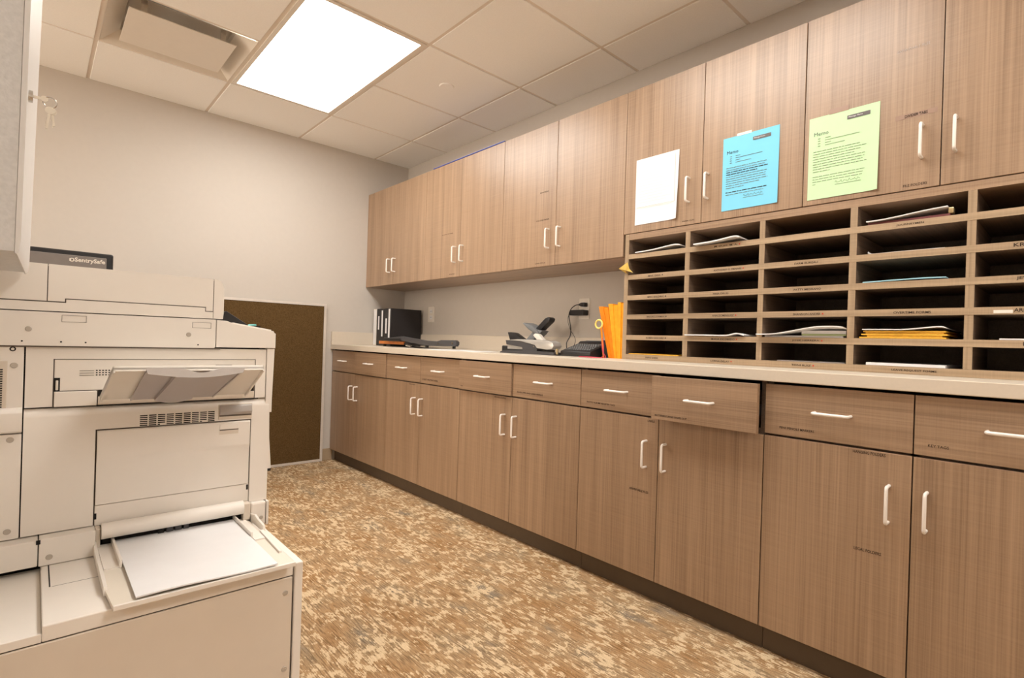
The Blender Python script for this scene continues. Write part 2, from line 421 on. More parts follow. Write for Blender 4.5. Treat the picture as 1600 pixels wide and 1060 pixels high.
for u in range(5):
    yl, ym, yr = BY[2*u], BY[2*u+1], BY[2*u+2]
    t = thing('base_cabinet', BASE_LAB[u], 'cabinet', ((XB+2.33)/2, (yl+yr)/2, ZF), 'base cabinets under the counter')
    bm = NB(); xb0, xb1 = XB+.0195, 2.330; a, b = yr+.001, yl-.001
    box(bm, xb0, xb1, a, a+.018, -.887, Z_CB-.0005); box(bm, xb0, xb1, b-.018, b, -.887, Z_CB-.0005)
    box(bm, xb0, xb1, a+.018, b-.018, -.887, -.869); box(bm, xb1-.012, xb1, a+.018, b-.018, -.869, Z_CB-.0005)
    box(bm, xb0, xb0+.018, a+.018, b-.018, -.279, -.255)
    box(bm, xb0, xb0+.018, ym-.009, ym+.009, -.869, Z_CB-.012)
    box(bm, xb0, xb1-.012, a+.018, b-.018, -.285, -.279)
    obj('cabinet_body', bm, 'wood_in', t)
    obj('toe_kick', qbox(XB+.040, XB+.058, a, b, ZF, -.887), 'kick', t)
    for k in range(2):
        j = 2*u+k; y1, y0 = BY[j]-.0016, BY[j+1]+.0016
        d = obj('cabinet_door', qbox(XB, XB+.018, y0, y1, -.8868, -.2725, bev=.0012), 'wood_v', t)
        hy = y0+.050 if k == 0 else y1-.032
        pull(XB, (hy, -.362), (hy, -.462), d)
        dx = OPEN.get(j, 0)
        f = obj('drawer_front', qbox(XB+dx, XB+dx+.018, y0, y1, -.2655, -.1075, bev=.0012), 'wood_h', t)
        yc = (y0+y1)/2
        pull(XB+dx, (yc+.048, -.184), (yc-.048, -.184), f)
        if j == 7:
            bm = NB(); ds, de = XB+dx+.0185, XB+.45
            box(bm, ds, de, y0+.030, y0+.042, -.250, -.135); box(bm, ds, de, y1-.042, y1-.030, -.250, -.135)
            box(bm, ds, de, y0+.042, y1-.042, -.250, -.244)
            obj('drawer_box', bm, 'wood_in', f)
            for sy in (y0+.020, y1-.0295): obj('drawer_slide', qbox(ds+.002, de, sy, sy+.0095, -.215, -.180), 'dgrey', f)
            label('BATTERIES STAPLES WHITE OUT', 1.095, .965, -.253, XB+dx, f)
        if j == 8:
            label('PENS PENCILS MARKERS', .671, .569, -.245, XB, f); label('HANGING FOLDERS', .464, .384, -.2855, XB, d, h=.0085); label('LEGAL FOLDERS', .454, .387, -.560, XB, d, h=.0085)
        if j == 9: label('KEY TAGS', .290, .246, -.241, XB, f)
        if j == 6:
            label('PHOTO ALBUMS REGISTER TAGS', 1.471, 1.321, -.247, XB, f); label('LABELS', 1.163, 1.131, -.288, XB, d, h=.008); label('REWRITABLE FILES', 1.236, 1.150, -.563, XB, d, h=.009)
        if j == 5: label('ENVELOPES AND CARD REFILLS', 1.918, 1.740, -.245, XB, f, h=.008)
        if j == 3: label('SHEET PROTECTORS', 2.783, 2.615, -.245, XB, f, h=.008)
        if j == 4: label('ENVELOPES', 2.09, 2.00, -.285, XB, d, h=.007); label('RS', 2.37, 2.352, -.25, XB+dx, f, h=.006)
        if j == 2: label('BOXES', 2.93, 2.86, -.285, XB, d, h=.007)

UP_LAB = ['far pair of brown wall cabinet doors in the corner above the binders',
          'brown wall cabinet second from the far wall, blue strip along its top',
          'brown wall cabinet next to the mail sorter, nearest of the three taller ones',
          'brown wall cabinet with the white and the blue memo taped on its doors',
          'nearest brown wall cabinet, with the green memo on its left door']
for u in range(5):
    yl, ym, yr = UY[2*u], UY[2*u+1], UY[2*u+2]; zb = .4125 if u < 3 else .5148; zt = 1.1759
    t = thing('wall_cabinet', UP_LAB[u], 'cabinet', ((XU+2.339)/2, (yl+yr)/2, zb), 'wall cabinets above the counter')
    bm = NB(); a, b = yr+.0005, yl-.0005; x0, x1 = XU+.0195, 2.3395
    box(bm, x0, x1, a, a+.018, zb, zt); box(bm, x0, x1, b-.018, b, zb, zt)
    box(bm, x0, x1, a+.018, b-.018, zb, zb+.018); box(bm, x0, x1, a+.018, b-.018, zt-.018, zt); box(bm, x1-.012, x1, a+.018, b-.018, zb+.018, zt-.018)
    obj('cabinet_body', bm, 'wood_h', t)
    for k in range(2):
        j = 2*u+k; y1, y0 = UY[j]-.0013, UY[j+1]+.0013
        d = obj('cabinet_door', qbox(XU, XU+.018, y0, y1, zb+.001, zt-.001, bev=.0012), 'wood_v', t)
        hy = y0+.046 if k == 0 else y1-.034
        if u == 3: hy = y0+.056 if k == 0 else y1-.026
        z0 = zb+.095; pull(XU, (hy, z0+.100), (hy, z0), d)
        if j == 8:
            label('EXPANDABLE FILES', .446, .362, .957, XU, d, 'inkw', h=.009)
            obj('clear_tape', qbox(XU-.0006, XU-.0001, .338, .446, .742, .757), 'tape', d); label('DIVIDER TABS', .421, .362, .745, XU-.0007, d, h=.009)
            label('FILE FOLDERS', .420, .358, .526, XU, d, h=.008)
        if j == 6: label('PAPER CLIPS', 1.20, 1.145, .530, XU, d, 'inkl', h=.005)
        if j == 4:
            label('BINDERS', 2.075, 2.01, .81, XU, d, 'inkl', h=.007); label('COLOR PAPER', 2.10, 2.00, .66, XU, d, 'inkl', h=.007); label('CARD STOCK', 2.10, 2.02, .428, XU, d, 'inkl', h=.007)
        if j == 2: label('COPY PAPER', 3.02, 2.89, .70, XU, d, 'inkl', h=.006); label('PAPER', 2.92, 2.86, .430, XU, d, 'inkl', h=.006)
tag(obj('blue_film_sheet', qbox(XU-.004, XU+.05, 2.392, 3.15, 1.1765, 1.1795), 'bluefilm'), 'blue plastic sheet lying along the top of a wall cabinet', 'plastic sheet')

# worktop with its upstands
t = thing('countertop', 'long beige laminate countertop over the base cabinets', 'countertop', (2.02, 2.0, Z_CB))
obj('worktop', qbox(1.6993, 2.3385, -.10, 4.1285, Z_CB, Z_CT, bev=.002), 'counter', t)
obj('backsplash', qbox(2.3205, 2.3395, -.10, 4.11, Z_CT, .040, bev=.0015), 'counter', t)
obj('side_splash', qbox(1.7010, 2.3395, 4.1105, 4.1295, Z_CT, .040, bev=.0015), 'counter', t)

# ------------------------------------------------------------------ mail sorter
t = thing('mail_sorter', 'brown laminate mail sorter with thirty open pigeonholes on the counter', 'mail sorter', (2.16, .71, Z_CT))
SX0, SX1, SY0, SY1 = 1.980, 2.318, -.070, 1.4955
ROWS = [.4205, .3255, .2315, .1435, .0495, -.038]        # floor of each row, top one first
COLS = [(1.475, 1.184), (1.163, .871), (.851, .566), (.545, .259), (.238, -.050)]
sp = obj('side_panel', qbox(SX0+.003, SX1, 1.475, SY1, Z_CT+.0005, .5135), 'wood_shaded', t)
obj('edge_band', qbox(SX0, SX0+.0028, 1.475, SY1, Z_CT+.0005, .5135), 'edge_v', sp)
obj('side_panel', qbox(SX0, SX1, SY0, -.050, Z_CT+.0005, .5135), 'edge_v', t)
obj('top_panel', qbox(SX0+.001, SX1, -.0495, 1.4745, .487, .5135), 'wood_h', t)
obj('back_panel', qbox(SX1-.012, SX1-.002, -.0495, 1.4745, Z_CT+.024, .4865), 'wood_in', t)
for a, b in zip(COLS, COLS[1:]):
    dv = obj('divider', qbox(SX0+.0042, SX1-.013, b[0], a[1], -.0375, .4865), 'wood_shaded', t)
    obj('edge_band', qbox(SX0+.0012, SX0+.0040, b[0], a[1], -.0375, .4865), 'edge_v', dv)
names = [['', 'M. DUFF, M. A.', '', 'JOURNEYMEN', ''], ['MAIL DESK', 'ANTHONY G. DENNIS', 'FARM BUREAU', '', 'KRIS'],
         ['MIKE BALDRIC', 'TINA DRUG', 'PATTY MEDRANO', '', 'JEWEL'], ['BROOKS LOWMAN', 'ANN DOMINGUEZ', 'SHANNON ANDRE', 'OVERTIME FORMS', 'ARDS'],
         ['RUBEN SANCHEZ', 'MARIA ESCOBEDO', 'JOSIE HERRERA', '', 'F'], ['INFO DESK', 'LORNA DELAY', 'TONI RUIZ', 'LEAVE REQUEST FORMS', '']]
dots = {(0, 1), (1, 0), (1, 1), (2, 0), (3, 0), (3, 1), (3, 2), (4, 0), (4, 1), (4, 2), (5, 1), (5, 2)}
for r, z in enumerate(ROWS):
    s = obj('shelf', qbox(SX0+.003, SX1-.013, -.0495, 1.4745, z-.0215 if r < 5 else Z_CT+.0005, z), 'wood_shaded', t)
    obj('edge_band', qbox(SX0, SX0+.0028, -.0495, 1.4745, z-.0215 if r < 5 else Z_CT+.0005, z), 'edge', s)
    for c, (y1, y0) in enumerate(COLS):
        n = names[r][c]
        if n:
            wd = min(.0062*len(n)+(.01 if c < 4 else 0), .115); yl = y1-.11 if c < 4 else {1: .156, 2: .148, 3: .151, 4: .130}[r]
            big = c == 4
            if big: wd *= 1.5
            label(n, yl, yl-wd, z-.0150, SX0, s, 'inkl', .0105 if big else .0072)
            if (r, c) in dots:
                obj('red_dot', cyl(NB(), (SX0-.001, yl-wd-.008, z-.011), (SX0-.0002, yl-wd-.008, z-.011), .0028, 10), 'red' if c else 'ink', s)
obj('clear_label_sleeve', qbox(SX0-.0012, SX0-.0002, .153, .194, .1435-.018, .1435-.009), 'whitep', t)['label'] = 'shiny clear label sleeve'

def sheet(name, prof, x0, x1, th, mat, label_, cat, group=None, xprof=None):
    """paper lying in a slot: prof = [(y, z)...] along its front edge, running from x0 back to x1"""
    P = [Vector((0, a, b)) for a, b in prof]; pts = spline(P, 5) if len(P) > 2 else P
    bm = NB(); n = len(pts); rows = []
    nx = 6
    zmin = min(p.z for p in pts)
    for i in range(nx+1):
        x = x0+(x1-x0)*i/nx; f = (1-i/nx)
        rows.append([[bm.verts.new((x, p.y, zmin+(p.z-zmin)*f+k*th)) for p in pts] for k in (0, 1)])
    for a, b in zip(rows, rows[1:]):
        for k in range(n-1):
            bm.faces.new((a[1][k], a[1][k+1], b[1][k+1], b[1][k])); bm.faces.new((a[0][k+1], a[0][k], b[0][k], b[0][k+1]))
        for k in (0, n-1): bm.faces.new((a[0][k], a[1][k], b[1][k], b[0][k]))
    for a in (rows[0], rows[-1]):
        for k in range(n-1): bm.faces.new((a[0][k], a[0][k+1], a[1][k+1], a[1][k]))
    return tag(obj(name, bm, mat), label_, cat, group)
e = .0006
GP = 'papers lying in the mail sorter'
z = ROWS[0]+e
sheet('paper_stack', [(1.435, z+.002), (1.34, z+.006), (1.24, z+.016), (1.205, z+.012)], SX0-.006, SX0+.25, .004, 'white', 'white papers curling up in the top left pigeonhole', 'paper', GP)
sheet('paper_stack', [(1.135, z+.002), (1.05, z+.005), (.965, z+.014), (.94, z+.010)], SX0-.022, SX0+.24, .005, 'white', 'white papers poking out of the top row pigeonhole beside the left one', 'paper', GP)
sheet('file_folder', [(.515, z), (.44, z), (.33, z), (.30, z)], SX0+.004, SX0+.27, .007, 'maroon', 'dark maroon folder in the top row, under a curled white page', 'folder', GP)
sheet('paper_sheet', [(.518, z+.009), (.46, z+.011), (.36, z+.022), (.305, z+.026)], SX0-.006, SX0+.27, .003, 'white', 'white page curling over a dark folder in the top row', 'paper', GP)
tag(obj('paper_clamp', box(NB(), SX0+.006, SX0+.03, .292, .306, z+.0075, z+.026, .003), 'brass'), 'small brass clamp at the right end of the dark folder, top row', 'clip')
z = ROWS[1]+e
sheet('paper_sheet', [(.512, z+.008), (.505, z), (.43, z), (.31, z)], SX0+.004, SX0+.2, .001, 'white', 'white paper corner in the second row, below the maroon folder', 'paper', GP)
z = ROWS[2]+e
sheet('paper_sheet', [(.525, z), (.45, z+.002), (.36, z+.004), (.305, z+.003)], SX0+.003, SX0+.28, .0035, 'lblue', 'light blue paper in the third row', 'paper', GP)
z = ROWS[4]+e
sheet('paper_stack', [(1.168, z+.001), (1.06, z+.001), (.985, z+.001), (.945, z+.009), (.915, z+.002)], SX0-.012, SX0+.26, .0045, 'white', 'flat white papers with a lifted right corner, fifth row', 'paper', GP)
sheet('paper_stack', [(.845, z), (.76, z), (.70, z), (.58, z)], SX0+.012, SX0+.28, .006, 'white', 'white papers at the bottom of the full fifth row pigeonhole', 'paper', GP)
sheet('paper_stack', [(.715, z+.0066), (.66, z+.0066), (.62, z+.0066), (.572, z+.0066)], SX0+.016, SX0+.26, .006, 'lgreen', 'pale green papers between white ones in the fifth row', 'paper', GP)
sheet('paper_stack', [(.715, z+.0132), (.66, z+.0132), (.62, z+.0132), (.572, z+.0132)], SX0+.014, SX0+.26, .011, 'white', 'white papers on the pale green ones, fifth row', 'paper', GP)
sheet('paper_sheet', [(.862, z+.0072), (.80, z+.009), (.74, z+.019), (.66, z+.034), (.60, z+.036), (.570, z+.033)], SX0-.028, SX0+.24, .003, 'white', 'long white page sweeping up across the fifth row pigeonhole', 'paper', GP)
for k in range(5):
    j = (.000, .012, -.004, .008, .002)[k]; zz = z+k*.0050
    sheet('manila_envelope', [(.530-j-.01*(k > 0), zz), (.46, zz), (.38, zz), (.300+j*.8, zz)], SX0+.004+.002*(k % 2), SX0+.29, .0046, 'yenv',
          ['bottom', 'second', 'middle', 'fourth', 'topmost'][k]+' manila envelope of the fifth row stack', 'envelope', 'manila envelopes in the sorter')
sheet('paper_sheet', [(.520, z+.0268), (.45, z+.027), (.40, z+.0275), (.32, z+.036), (.300, z+.032)], SX0-.004, SX0+.27, .003, 'white', 'white page on top of the manila envelopes', 'paper', GP)
sheet('paper_stack', [(.180, z), (.12, z), (.05, z), (-.02, z)], SX0+.002, SX0+.25, .004, 'white', 'white papers at the right edge of the fifth row', 'paper', GP)
z = ROWS[5]+e
sheet('orange_sheet', [(1.462, z), (1.36, z), (1.25, z), (1.205, z)], SX0+.006, SX0+.28, .004, 'yenv', 'orange paper in the bottom left pigeonhole', 'paper', GP)
sheet('paper_sheet', [(.80, z), (.74, z), (.66, z), (.575, z)], SX0+.02, SX0+.28, .003, 'greyp', 'grey paper in the bottom row pigeonhole third from left', 'paper', GP)
sheet('paper_stack', [(.508, z), (.44, z), (.36, z), (.300, z)], SX0+.004, SX0+.28, .0085, 'white', 'white paper stack above the LEAVE REQUEST FORMS label', 'paper', GP)
# folded yellow scrap
bm = NB()
def quad3(bm, pts):
    v = [bm.verts.new(p) for p in pts]; return bm.faces.new(v)
x = SX0-.004
quad3(bm, [(x, 1.527, .359), (x-.010, 1.470, .383), (x-.016, 1.474, .345), (x, 1.480, .332)])
quad3(bm, [(x-.010, 1.470, .383), (x-.004, 1.462, .352), (x-.016, 1.474, .345)])
quad3(bm, [(x-.016, 1.474, .345), (x-.004, 1.462, .352), (x-.006, 1.440, .333)])
bmesh.ops.solidify(bm, geom=bm.faces[:], thickness=.0012)
tag(obj('folded_paper', bm, 'yellow'), 'folded yellow paper scrap stuck to the left edge of the sorter', 'paper')

# ------------------------------------------------------------------ memos taped to the doors
def memo(name, label_, mat, y1, y0, z0, z1, ink, bolds=(), curl=0.0):
    t = thing(name, label_, 'memo', (XU-.003, (y0+y1)/2, z0), 'memos taped to the wall cabinets')
    bm = NB(); nx = 10
    g = []
    for i in range(nx+1):
        row = []
        for k in range(9):
            u, v = i/nx, k/8
            off = .0012+curl*(max(0, u-.8)/.2)**2*(1-v)**1.3 + .003*(u*(1-u))*(1-v)
            row.append(bm.verts.new((XU-off, y1+(y0-y1)*u, z0+(z1-z0)*v)))
        g.append(row)
    for i in range(nx):
        for k in range(8): bm.faces.new((g[i][k], g[i+1][k], g[i+1][k+1], g[i][k+1]))
    bmesh.ops.recalc_face_normals(bm, faces=bm.faces[:])
    bmesh.ops.solidify(bm, geom=bm.faces[:], thickness=.0004)
    obj('paper_sheet', bm, mat, t, True)
    return t
def inkbox(bm, x, ya, yb, za, zb): box(bm, x-.0003, x, yb, ya, za, zb)
def memo_text(t, y1, z0, z1, ink, title_ink, bar_text, lines, bolds, xoff):
    x = XU-xoff
    obj('memo_title', text_mesh('Memo', .046, (x, y1-.017, z1-.066), FACE_X), title_ink, t)
    bm = NB(); inkbox(bm, x, y1-.120, y1-.188, z1-.034, z1-.021); b = obj('header_bar', bm, 'bar', t)
    obj('bar_text', text_mesh(bar_text, .042, (x-.0005, y1-.124, z1-.0305), FACE_X), 'white', b)
    rnd = random.Random(3); bm = NB(); bb = NB()
    for q in range(4):
        zz = z1-.078-q*.0085; inkbox(bm, x, y1-.030, y1-.038, zz, zz+.0022)
        w_ = (.018, .105, .018, .062)[q]; inkbox(bm, x, y1-.053, y1-.053-w_, zz, zz+.0016)
    zz = z1-.122
    for n, frac in enumerate(lines):
        y = y1-.016; end = y1-.016-.165*frac
        if frac:
            while y > end:
                wl = rnd.uniform(.006, .022); 
                inkbox(bb if n in bolds else bm, x, y, max(end, y-wl), zz, zz+(.0030 if n in bolds else .0020)); y -= wl+.0026
        zz -= .0088
    obj('body_text', bm, ink, t)
    if bolds: obj('bold_text', bb, title_ink, t)
    else: bb.free()
    zs = z0+.046; pts = [(x, y1-.088-.075*i/24, zs+.006*math.sin(i*1.9)*math.cos(i*.45)+.003) for i in range(25)]
    bm = tube(NB(), pts, .0006, 4); inkbox(bm, x, y1-.088, y1-.166, zs-.006, zs-.0045)
    obj('signature', bm, ink, t)
t = memo('memo_sheet', 'white notice taped to the door left of the blue memo', 'white', 1.444, 1.224, .549, .845, None, curl=.014)
bm = NB(); x = XU-.0062
inkbox(bm, x, 1.431, 1.240, .6255, .6268); inkbox(bm, x, 1.240, 1.2385, .6255, .832); inkbox(bm, x, 1.428, 1.420, .829, .8296)
obj('inner_outline', bm, 'inkw', t)
bm = NB()
for k in range(14): inkbox(bm, x, 1.425, 1.26+.02*(k % 3), .808-.0125*k, .8088-.0125*k)
obj('faint_text', bm, plain('pale_text', (.66, .61, .57, 1), .7, .1), t)
t = memo('memo_sheet', 'light blue memo with a black header bar taped to a wall cabinet door', 'blue', 1.026, .807, .546, .834, None, curl=.004)
memo_text(t, 1.026, .546, .834, 'inkg', 'ink', 'Message Memo', [.96, .92, .99, .75, .97, .95, .96, .99, .80, .45, 0, .99, .9], (2, 3, 11), .0026)
obj('tape_strip', qbox(XU-.0026, XU-.0018, .912, .970, .832, .842), 'whitep', t)
t = memo('memo_sheet', 'light green memo with a black header bar taped to the nearest wall cabinet', 'green', .704, .489, .5335, .8210, None, curl=.008)
memo_text(t, .704, .5335, .821, 'grn_ink', 'inkg', 'Message Name', [.88, .99, .90, .78, .97, .96, .93, 1.0, .33, 0, .97, .95, .93, .06], (), .0026)
obj('tape_strip', qbox(XU-.0026, XU-.0018, .580, .640, .8195, .837), 'tape', t)

# ------------------------------------------------------------------ bulletin board leaning on the far wall
t = thing('bulletin_board', 'big brown felt board in a pale metal frame standing against the far wall', 'bulletin board', (1.04, 4.11, ZF))
bx0, bx1, by0, by1, bz0, bz1 = .43, 1.648, 4.098, 4.118, ZF+.002, .250
obj('felt_panel', qbox(bx0+.010, bx1-.010, by0+.004, by1, bz0+.010, bz1-.010), 'felt', t)
bm = NB(); fw = .018
box(bm, bx0, bx0+fw, by0, by1, bz0, bz1); box(bm, bx1-fw, bx1, by0, by1, bz0, bz1)
box(bm, bx0+fw, bx1-fw, by0, by1, bz0, bz0+fw); box(bm, bx0+fw, bx1-fw, by0, by1, bz1-fw, bz1)
obj('board_frame', bm, 'alu', t)

# ------------------------------------------------------------------ safe on a file cabinet (behind the copier)
t = thing('file_cabinet', 'low file cabinet behind the copier carrying the safe', 'file cabinet', (.02, 3.55, ZF))
fz = -.02
obj('cabinet_body', qbox(-.36, .262, 3.28, 3.90, ZF, fz, bev=.004), 'file', t)
for k in range(3):
    z1 = fz-.03-k*.305; d = obj('file_drawer', qbox(-.345, .247, 3.262, 3.2795, z1-.29, z1, bev=.004), 'file', t)
    obj('drawer_pull', qbox(-.10, .0, 3.245, 3.2615, z1-.13, z1-.11, bev=.003), 'steel', d)
t = thing('safe', 'black safe with a grey front panel peeking over the copier', 'safe', (.07, 3.55, fz))
obj('safe_body', qbox(-.165, .2745, 3.315, 3.80, fz, .3675, bev=.008), 'black', t)
obj('door_panel', qbox(-.135, .2475, 3.300, 3.3145, fz+.03, .3445, bev=.003), 'safe_f', t)
bm = text_mesh('SentrySafe', .112, (.130, 3.2990, .309), FACE_Y, bold=.03)
lg = obj('logo', bm, 'whitep', t)
bm = NB(); torus(bm, (.120, 3.2990, .322), .007, .002, (0, 1, 0)); box(bm, .111, .1175, 3.298, 3.2998, .316, .328)
obj('logo_emblem', bm, 'whitep', t, True)

# ------------------------------------------------------------------ overhead bin on the left wall
t = thing('overhead_bin', 'grey metal overhead bin with a lock at the upper left edge', 'storage bin', (-.19, 1.2, .10))
def hexa(bm, near, far):
    """near/far: four (x,z) corners at y of each end"""
    (yn, pn), (yf, pf) = near, far
    a = [bm.verts.new((p[0], yn, p[1])) for p in pn]; b = [bm.verts.new((p[0], yf, p[1])) for p in pf]
    n = len(a); bm.faces.new(a); bm.faces.new(b[::-1])
    for i in range(n): bm.faces.new((a[i], b[i], b[(i+1) % n], a[(i+1) % n]))
    return bm
ZT = .80
obj('bin_body', hexa(NB(), (1.02, [(XL+.001, .1015), (-.0225, .1035), (-.0175, ZT), (XL+.001, ZT)]), (1.375, [(XL+.001, .1015), (-.0165, .1020), (-.0075, ZT), (XL+.001, ZT)])), 'bin', t)
bm = hexa(NB(), (1.019, [(-.0222, .1015), (-.0200, .1000), (-.0180, .106), (-.0164, .118), (-.0105, ZT), (-.0170, ZT)]),
          (1.376, [(-.0162, .0995), (-.0140, .0985), (-.0112, .104), (-.0098, .118), (.0000, ZT), (-.0070, ZT)]))
d = obj('bin_door', bm, 'bind', t, True)
bm = cyl(NB(), (-.0165, 1.055, .331), (-.0090, 1.055, .331), .0085, 20); obj('lock_cylinder', bm, 'steel', d, True)
t = thing('key_ring', 'bunch of small keys hanging in the lock of the grey bin', 'keys', (.004, 1.07, .30))
bm = NB(); box(bm, -.0088, .002, 1.0540, 1.0560, .3300, .3340, .0006); cyl(bm, (.0030, 1.0540, .3325), (.0030, 1.0560, .3325), .0042, 14)
obj('inserted_key', bm, 'keym', t)
obj('split_ring', torus(NB(), (.0090, 1.055, .3290), .0075, .0009, (.25, 1, .2)), 'steel', t, True)
for k, (dx, ry) in enumerate(((0, .12), (.004, -.12))):
    bm = NB(); cyl(bm, (.0098+dx*.3, 1.054+.0035*k, .3175), (.0098+dx*.3, 1.0555+.0035*k, .3175), .0055, 14)
    box(bm, .0082+dx*.3, .0112+dx*.3, 1.054+.0035*k, 1.0555+.0035*k, .2905+.006*k, .312)
    for q in range(3): box(bm, .0079+dx*.3, .0087+dx*.3, 1.054+.0035*k, 1.0555+.0035*k, .294+.006*q, .2965+.006*q)
    bmesh.ops.rotate(bm, verts=bm.verts[:], cent=(.009, 1.055, .322), matrix=Matrix.Rotation(ry, 3, 'Y'))
    obj('key', bm, 'keym', t)

# ------------------------------------------------------------------ copier
t = thing('copier', 'large cream office copier with an open bypass tray', 'copier', (.03, 1.6, ZF))
CP = t; XW = -.355
def cp(name, bm, mat='copier', parent=None, smooth=False): return obj(name, bm, mat, parent or CP, smooth)
def screws(parent, pts, y, r=.0062):
    r *= .85
    for (x, z) in pts:
        bm = cyl(NB(), (x, y-.0012, z), (x, y, z), r, 18, r*1.15)
        box(bm, x-r*.6, x+r*.6, y-.0017, y-.0009, z-r*.13, z+r*.13)
        obj('screw', bm, 'screw', parent)
YBK = 2.02
cp('inner_chassis', box(NB(), XW, .405, 1.412, YBK-.01, -.94, .020), 'dark')
# paper feeder deck in front (lower block)
f = cp('paper_feeder', qbox(XW, .3895, 1.100, 1.395, ZF+.02, -.4865), 'groove')
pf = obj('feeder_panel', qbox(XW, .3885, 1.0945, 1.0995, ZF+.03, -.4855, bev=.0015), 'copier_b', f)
screws(pf, [(.375, -.515), (.377, -.668), (-.036, -.655)], 1.0943, .0055)
obj('feeder_lid', qbox(.0182, .3895, 1.0955, 1.3985, -.4838, -.4585, bev=.002), 'copier', f)
bm = NB(); prism(bm, [(1.0955, -.4835), (1.0955, -.4700), (1.3995, -.4700), (1.3995, -.4835)], 'x', XW, .0180, .001); obj('feeder_deck', bm, 'copier', f)
obj('side_trim', qbox(.3915, .4075, 1.0915, 1.395, ZF+.02, -.4585, bev=.0025), 'copier', f)
obj('slot', qbox(.0285, .0305, 1.255, 1.372, -.4590, -.4582), 'dark', f)
obj('lid_seam', qbox(.032, .100, 1.2545, 1.2555, -.4590, -.4583), 'groove', f)
for xx in (-.30, .36):
    for yy in (1.15, 1.85): cp('caster', cyl(NB(), (xx-.012, yy, ZF+.0205), (xx+.012, yy, ZF+.0205), .0200, 18), 'dark', None, True)
# lower rear strip above the deck
lo = cp('lower_cover', qbox(.0150, .0985, 1.370, 1.42, -.4575, -.4055, bev=.0015))
screws(lo, [(.030, -.442)], 1.3698, .0055)
cp('lower_cover', qbox(XW, .0135, 1.370, 1.42, -.4565, -.4065, bev=.002))
cp('latch_slot', qbox(.0110, .0172, 1.3685, 1.3699, -.4140, -.4060), 'dark')
# corner piece at the right of the bypass
cnr = cp('hinge_corner', qbox(.3885, .4225, 1.386, 1.45, -.4665, -.4095, bev=.004)); screws(cnr, [(.4125, -.4475)], 1.3858, .0048)
cp('hinge_corner', qbox(.4240, .4295, 1.386, 1.45, -.4685, -.4100, bev=.002))
# lower front cover with rounded shoulder
prof = [(1.400, -.4035), (1.400, -.176), (1.4018, -.168), (1.407, -.161), (1.416, -.1575), (1.44, -.157), (1.44, -.4035)]
lc = cp('side_cover', prism(NB(), prof, 'x', -.0115, .0955), smooth=True)
prof2 = [(y, -.2065 if abs(z+.4035) < 1e-6 else z) for y, z in prof]
bm = prism(NB(), prof2, 'x', .0955, .4275)
obj('cover_upper', bm, 'copier', lc, True)
obj('cover_right', qbox(.3875, .4275, 1.400, 1.44, -.4090, -.2065), 'copier', lc)
obj('cover_lower', qbox(.0980, .3865, 1.4015, 1.44, -.4060, -.3640, bev=.0015), 'copier', lc)
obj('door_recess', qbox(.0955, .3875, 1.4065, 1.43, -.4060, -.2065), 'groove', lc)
# grille
bm = NB()
for gx in range(9):
    for gz in range(6):
        x = .1685+gx*.0159; zz = -.1845-gz*.0042+.0000
        if gz == 5 and gx in (2, 7): box(bm, x, x+.004, 1.3994, 1.4004, zz, zz+.0022)
        else: box(bm, x, x+.0132, 1.3994, 1.4004, zz-.0000, zz+.0022)
obj('vent_grille', bm, 'dark', lc)
# grey latch handle
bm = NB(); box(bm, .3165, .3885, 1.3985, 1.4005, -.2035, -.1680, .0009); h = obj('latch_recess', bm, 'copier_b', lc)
bm = prism(NB(), [(1.3985, -.1690), (1.3950, -.1720), (1.3915, -.1860), (1.3945, -.1925), (1.3985, -.1925)], 'x', .3185, .3870, .0008); obj('latch_handle', bm, 'greyp', h, True)
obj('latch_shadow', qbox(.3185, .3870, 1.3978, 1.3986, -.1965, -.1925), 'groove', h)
# bypass door panel
bm = NB()
prof = [(1.3995, -.3625), (1.4000, -.2760), (1.3975, -.2700), (1.3965, -.2640), (1.3965, -.2120), (1.3985, -.2095), (1.415, -.2095), (1.415, -.3625)]
bd = obj('bypass_door', prism(bm, prof, 'x', .0985, .3845), 'copier', lc, True)
bm = NB(); box(bm, .3195, .3590, 1.3945, 1.3964, -.2265, -.2145, .0008); obj('door_latch', bm, 'copier', bd)
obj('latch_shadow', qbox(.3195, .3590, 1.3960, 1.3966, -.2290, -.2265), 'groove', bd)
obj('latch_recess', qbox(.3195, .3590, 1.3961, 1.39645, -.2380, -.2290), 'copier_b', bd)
for (x, zz) in ((.0990, -.3860), (.3830, -.3720)): obj('hinge_notch', qbox(x-.002, x+.002, 1.4005, 1.4018, zz-.006, zz+.006), 'dark', lc)
# upper body with paper exit
ub = cp('upper_cover', qbox(-.0110, .0285, 1.403, 1.44, -.1560, -.0375))
obj('cover_top', qbox(.0285, .3945, 1.403, 1.44, -.0615, -.0375), 'copier', ub)
obj('cover_right', qbox(.3945, .4175, 1.403, 1.44, -.1560, -.0375), 'copier', ub)
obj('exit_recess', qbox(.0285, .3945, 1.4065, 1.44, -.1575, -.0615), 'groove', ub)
ep = obj('exit_panel', qbox(.0305, .3930, 1.4045, 1.4060, -.1250, -.0630, bev=.0005), 'copier', ub)
obj('exit_ledge', qbox(.0305, .0960, 1.4000, 1.4060, -.1565, -.1265, bev=.0015), 'copier', ub)
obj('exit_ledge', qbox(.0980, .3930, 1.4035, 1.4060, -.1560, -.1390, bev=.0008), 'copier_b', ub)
obj('exit_slot', qbox(.0980, .3900, 1.4040, 1.4055, -.1385, -.1255), 'dark', ub)
obj('exit_bottom_gap', qbox(.0960, .3930, 1.4025, 1.4035, -.1585, -.1565), 'dark', ub)
obj('hinge_notch', qbox(.0300, .0390, 1.4035, 1.4046, -.1255, -.0990), 'dark', ub)
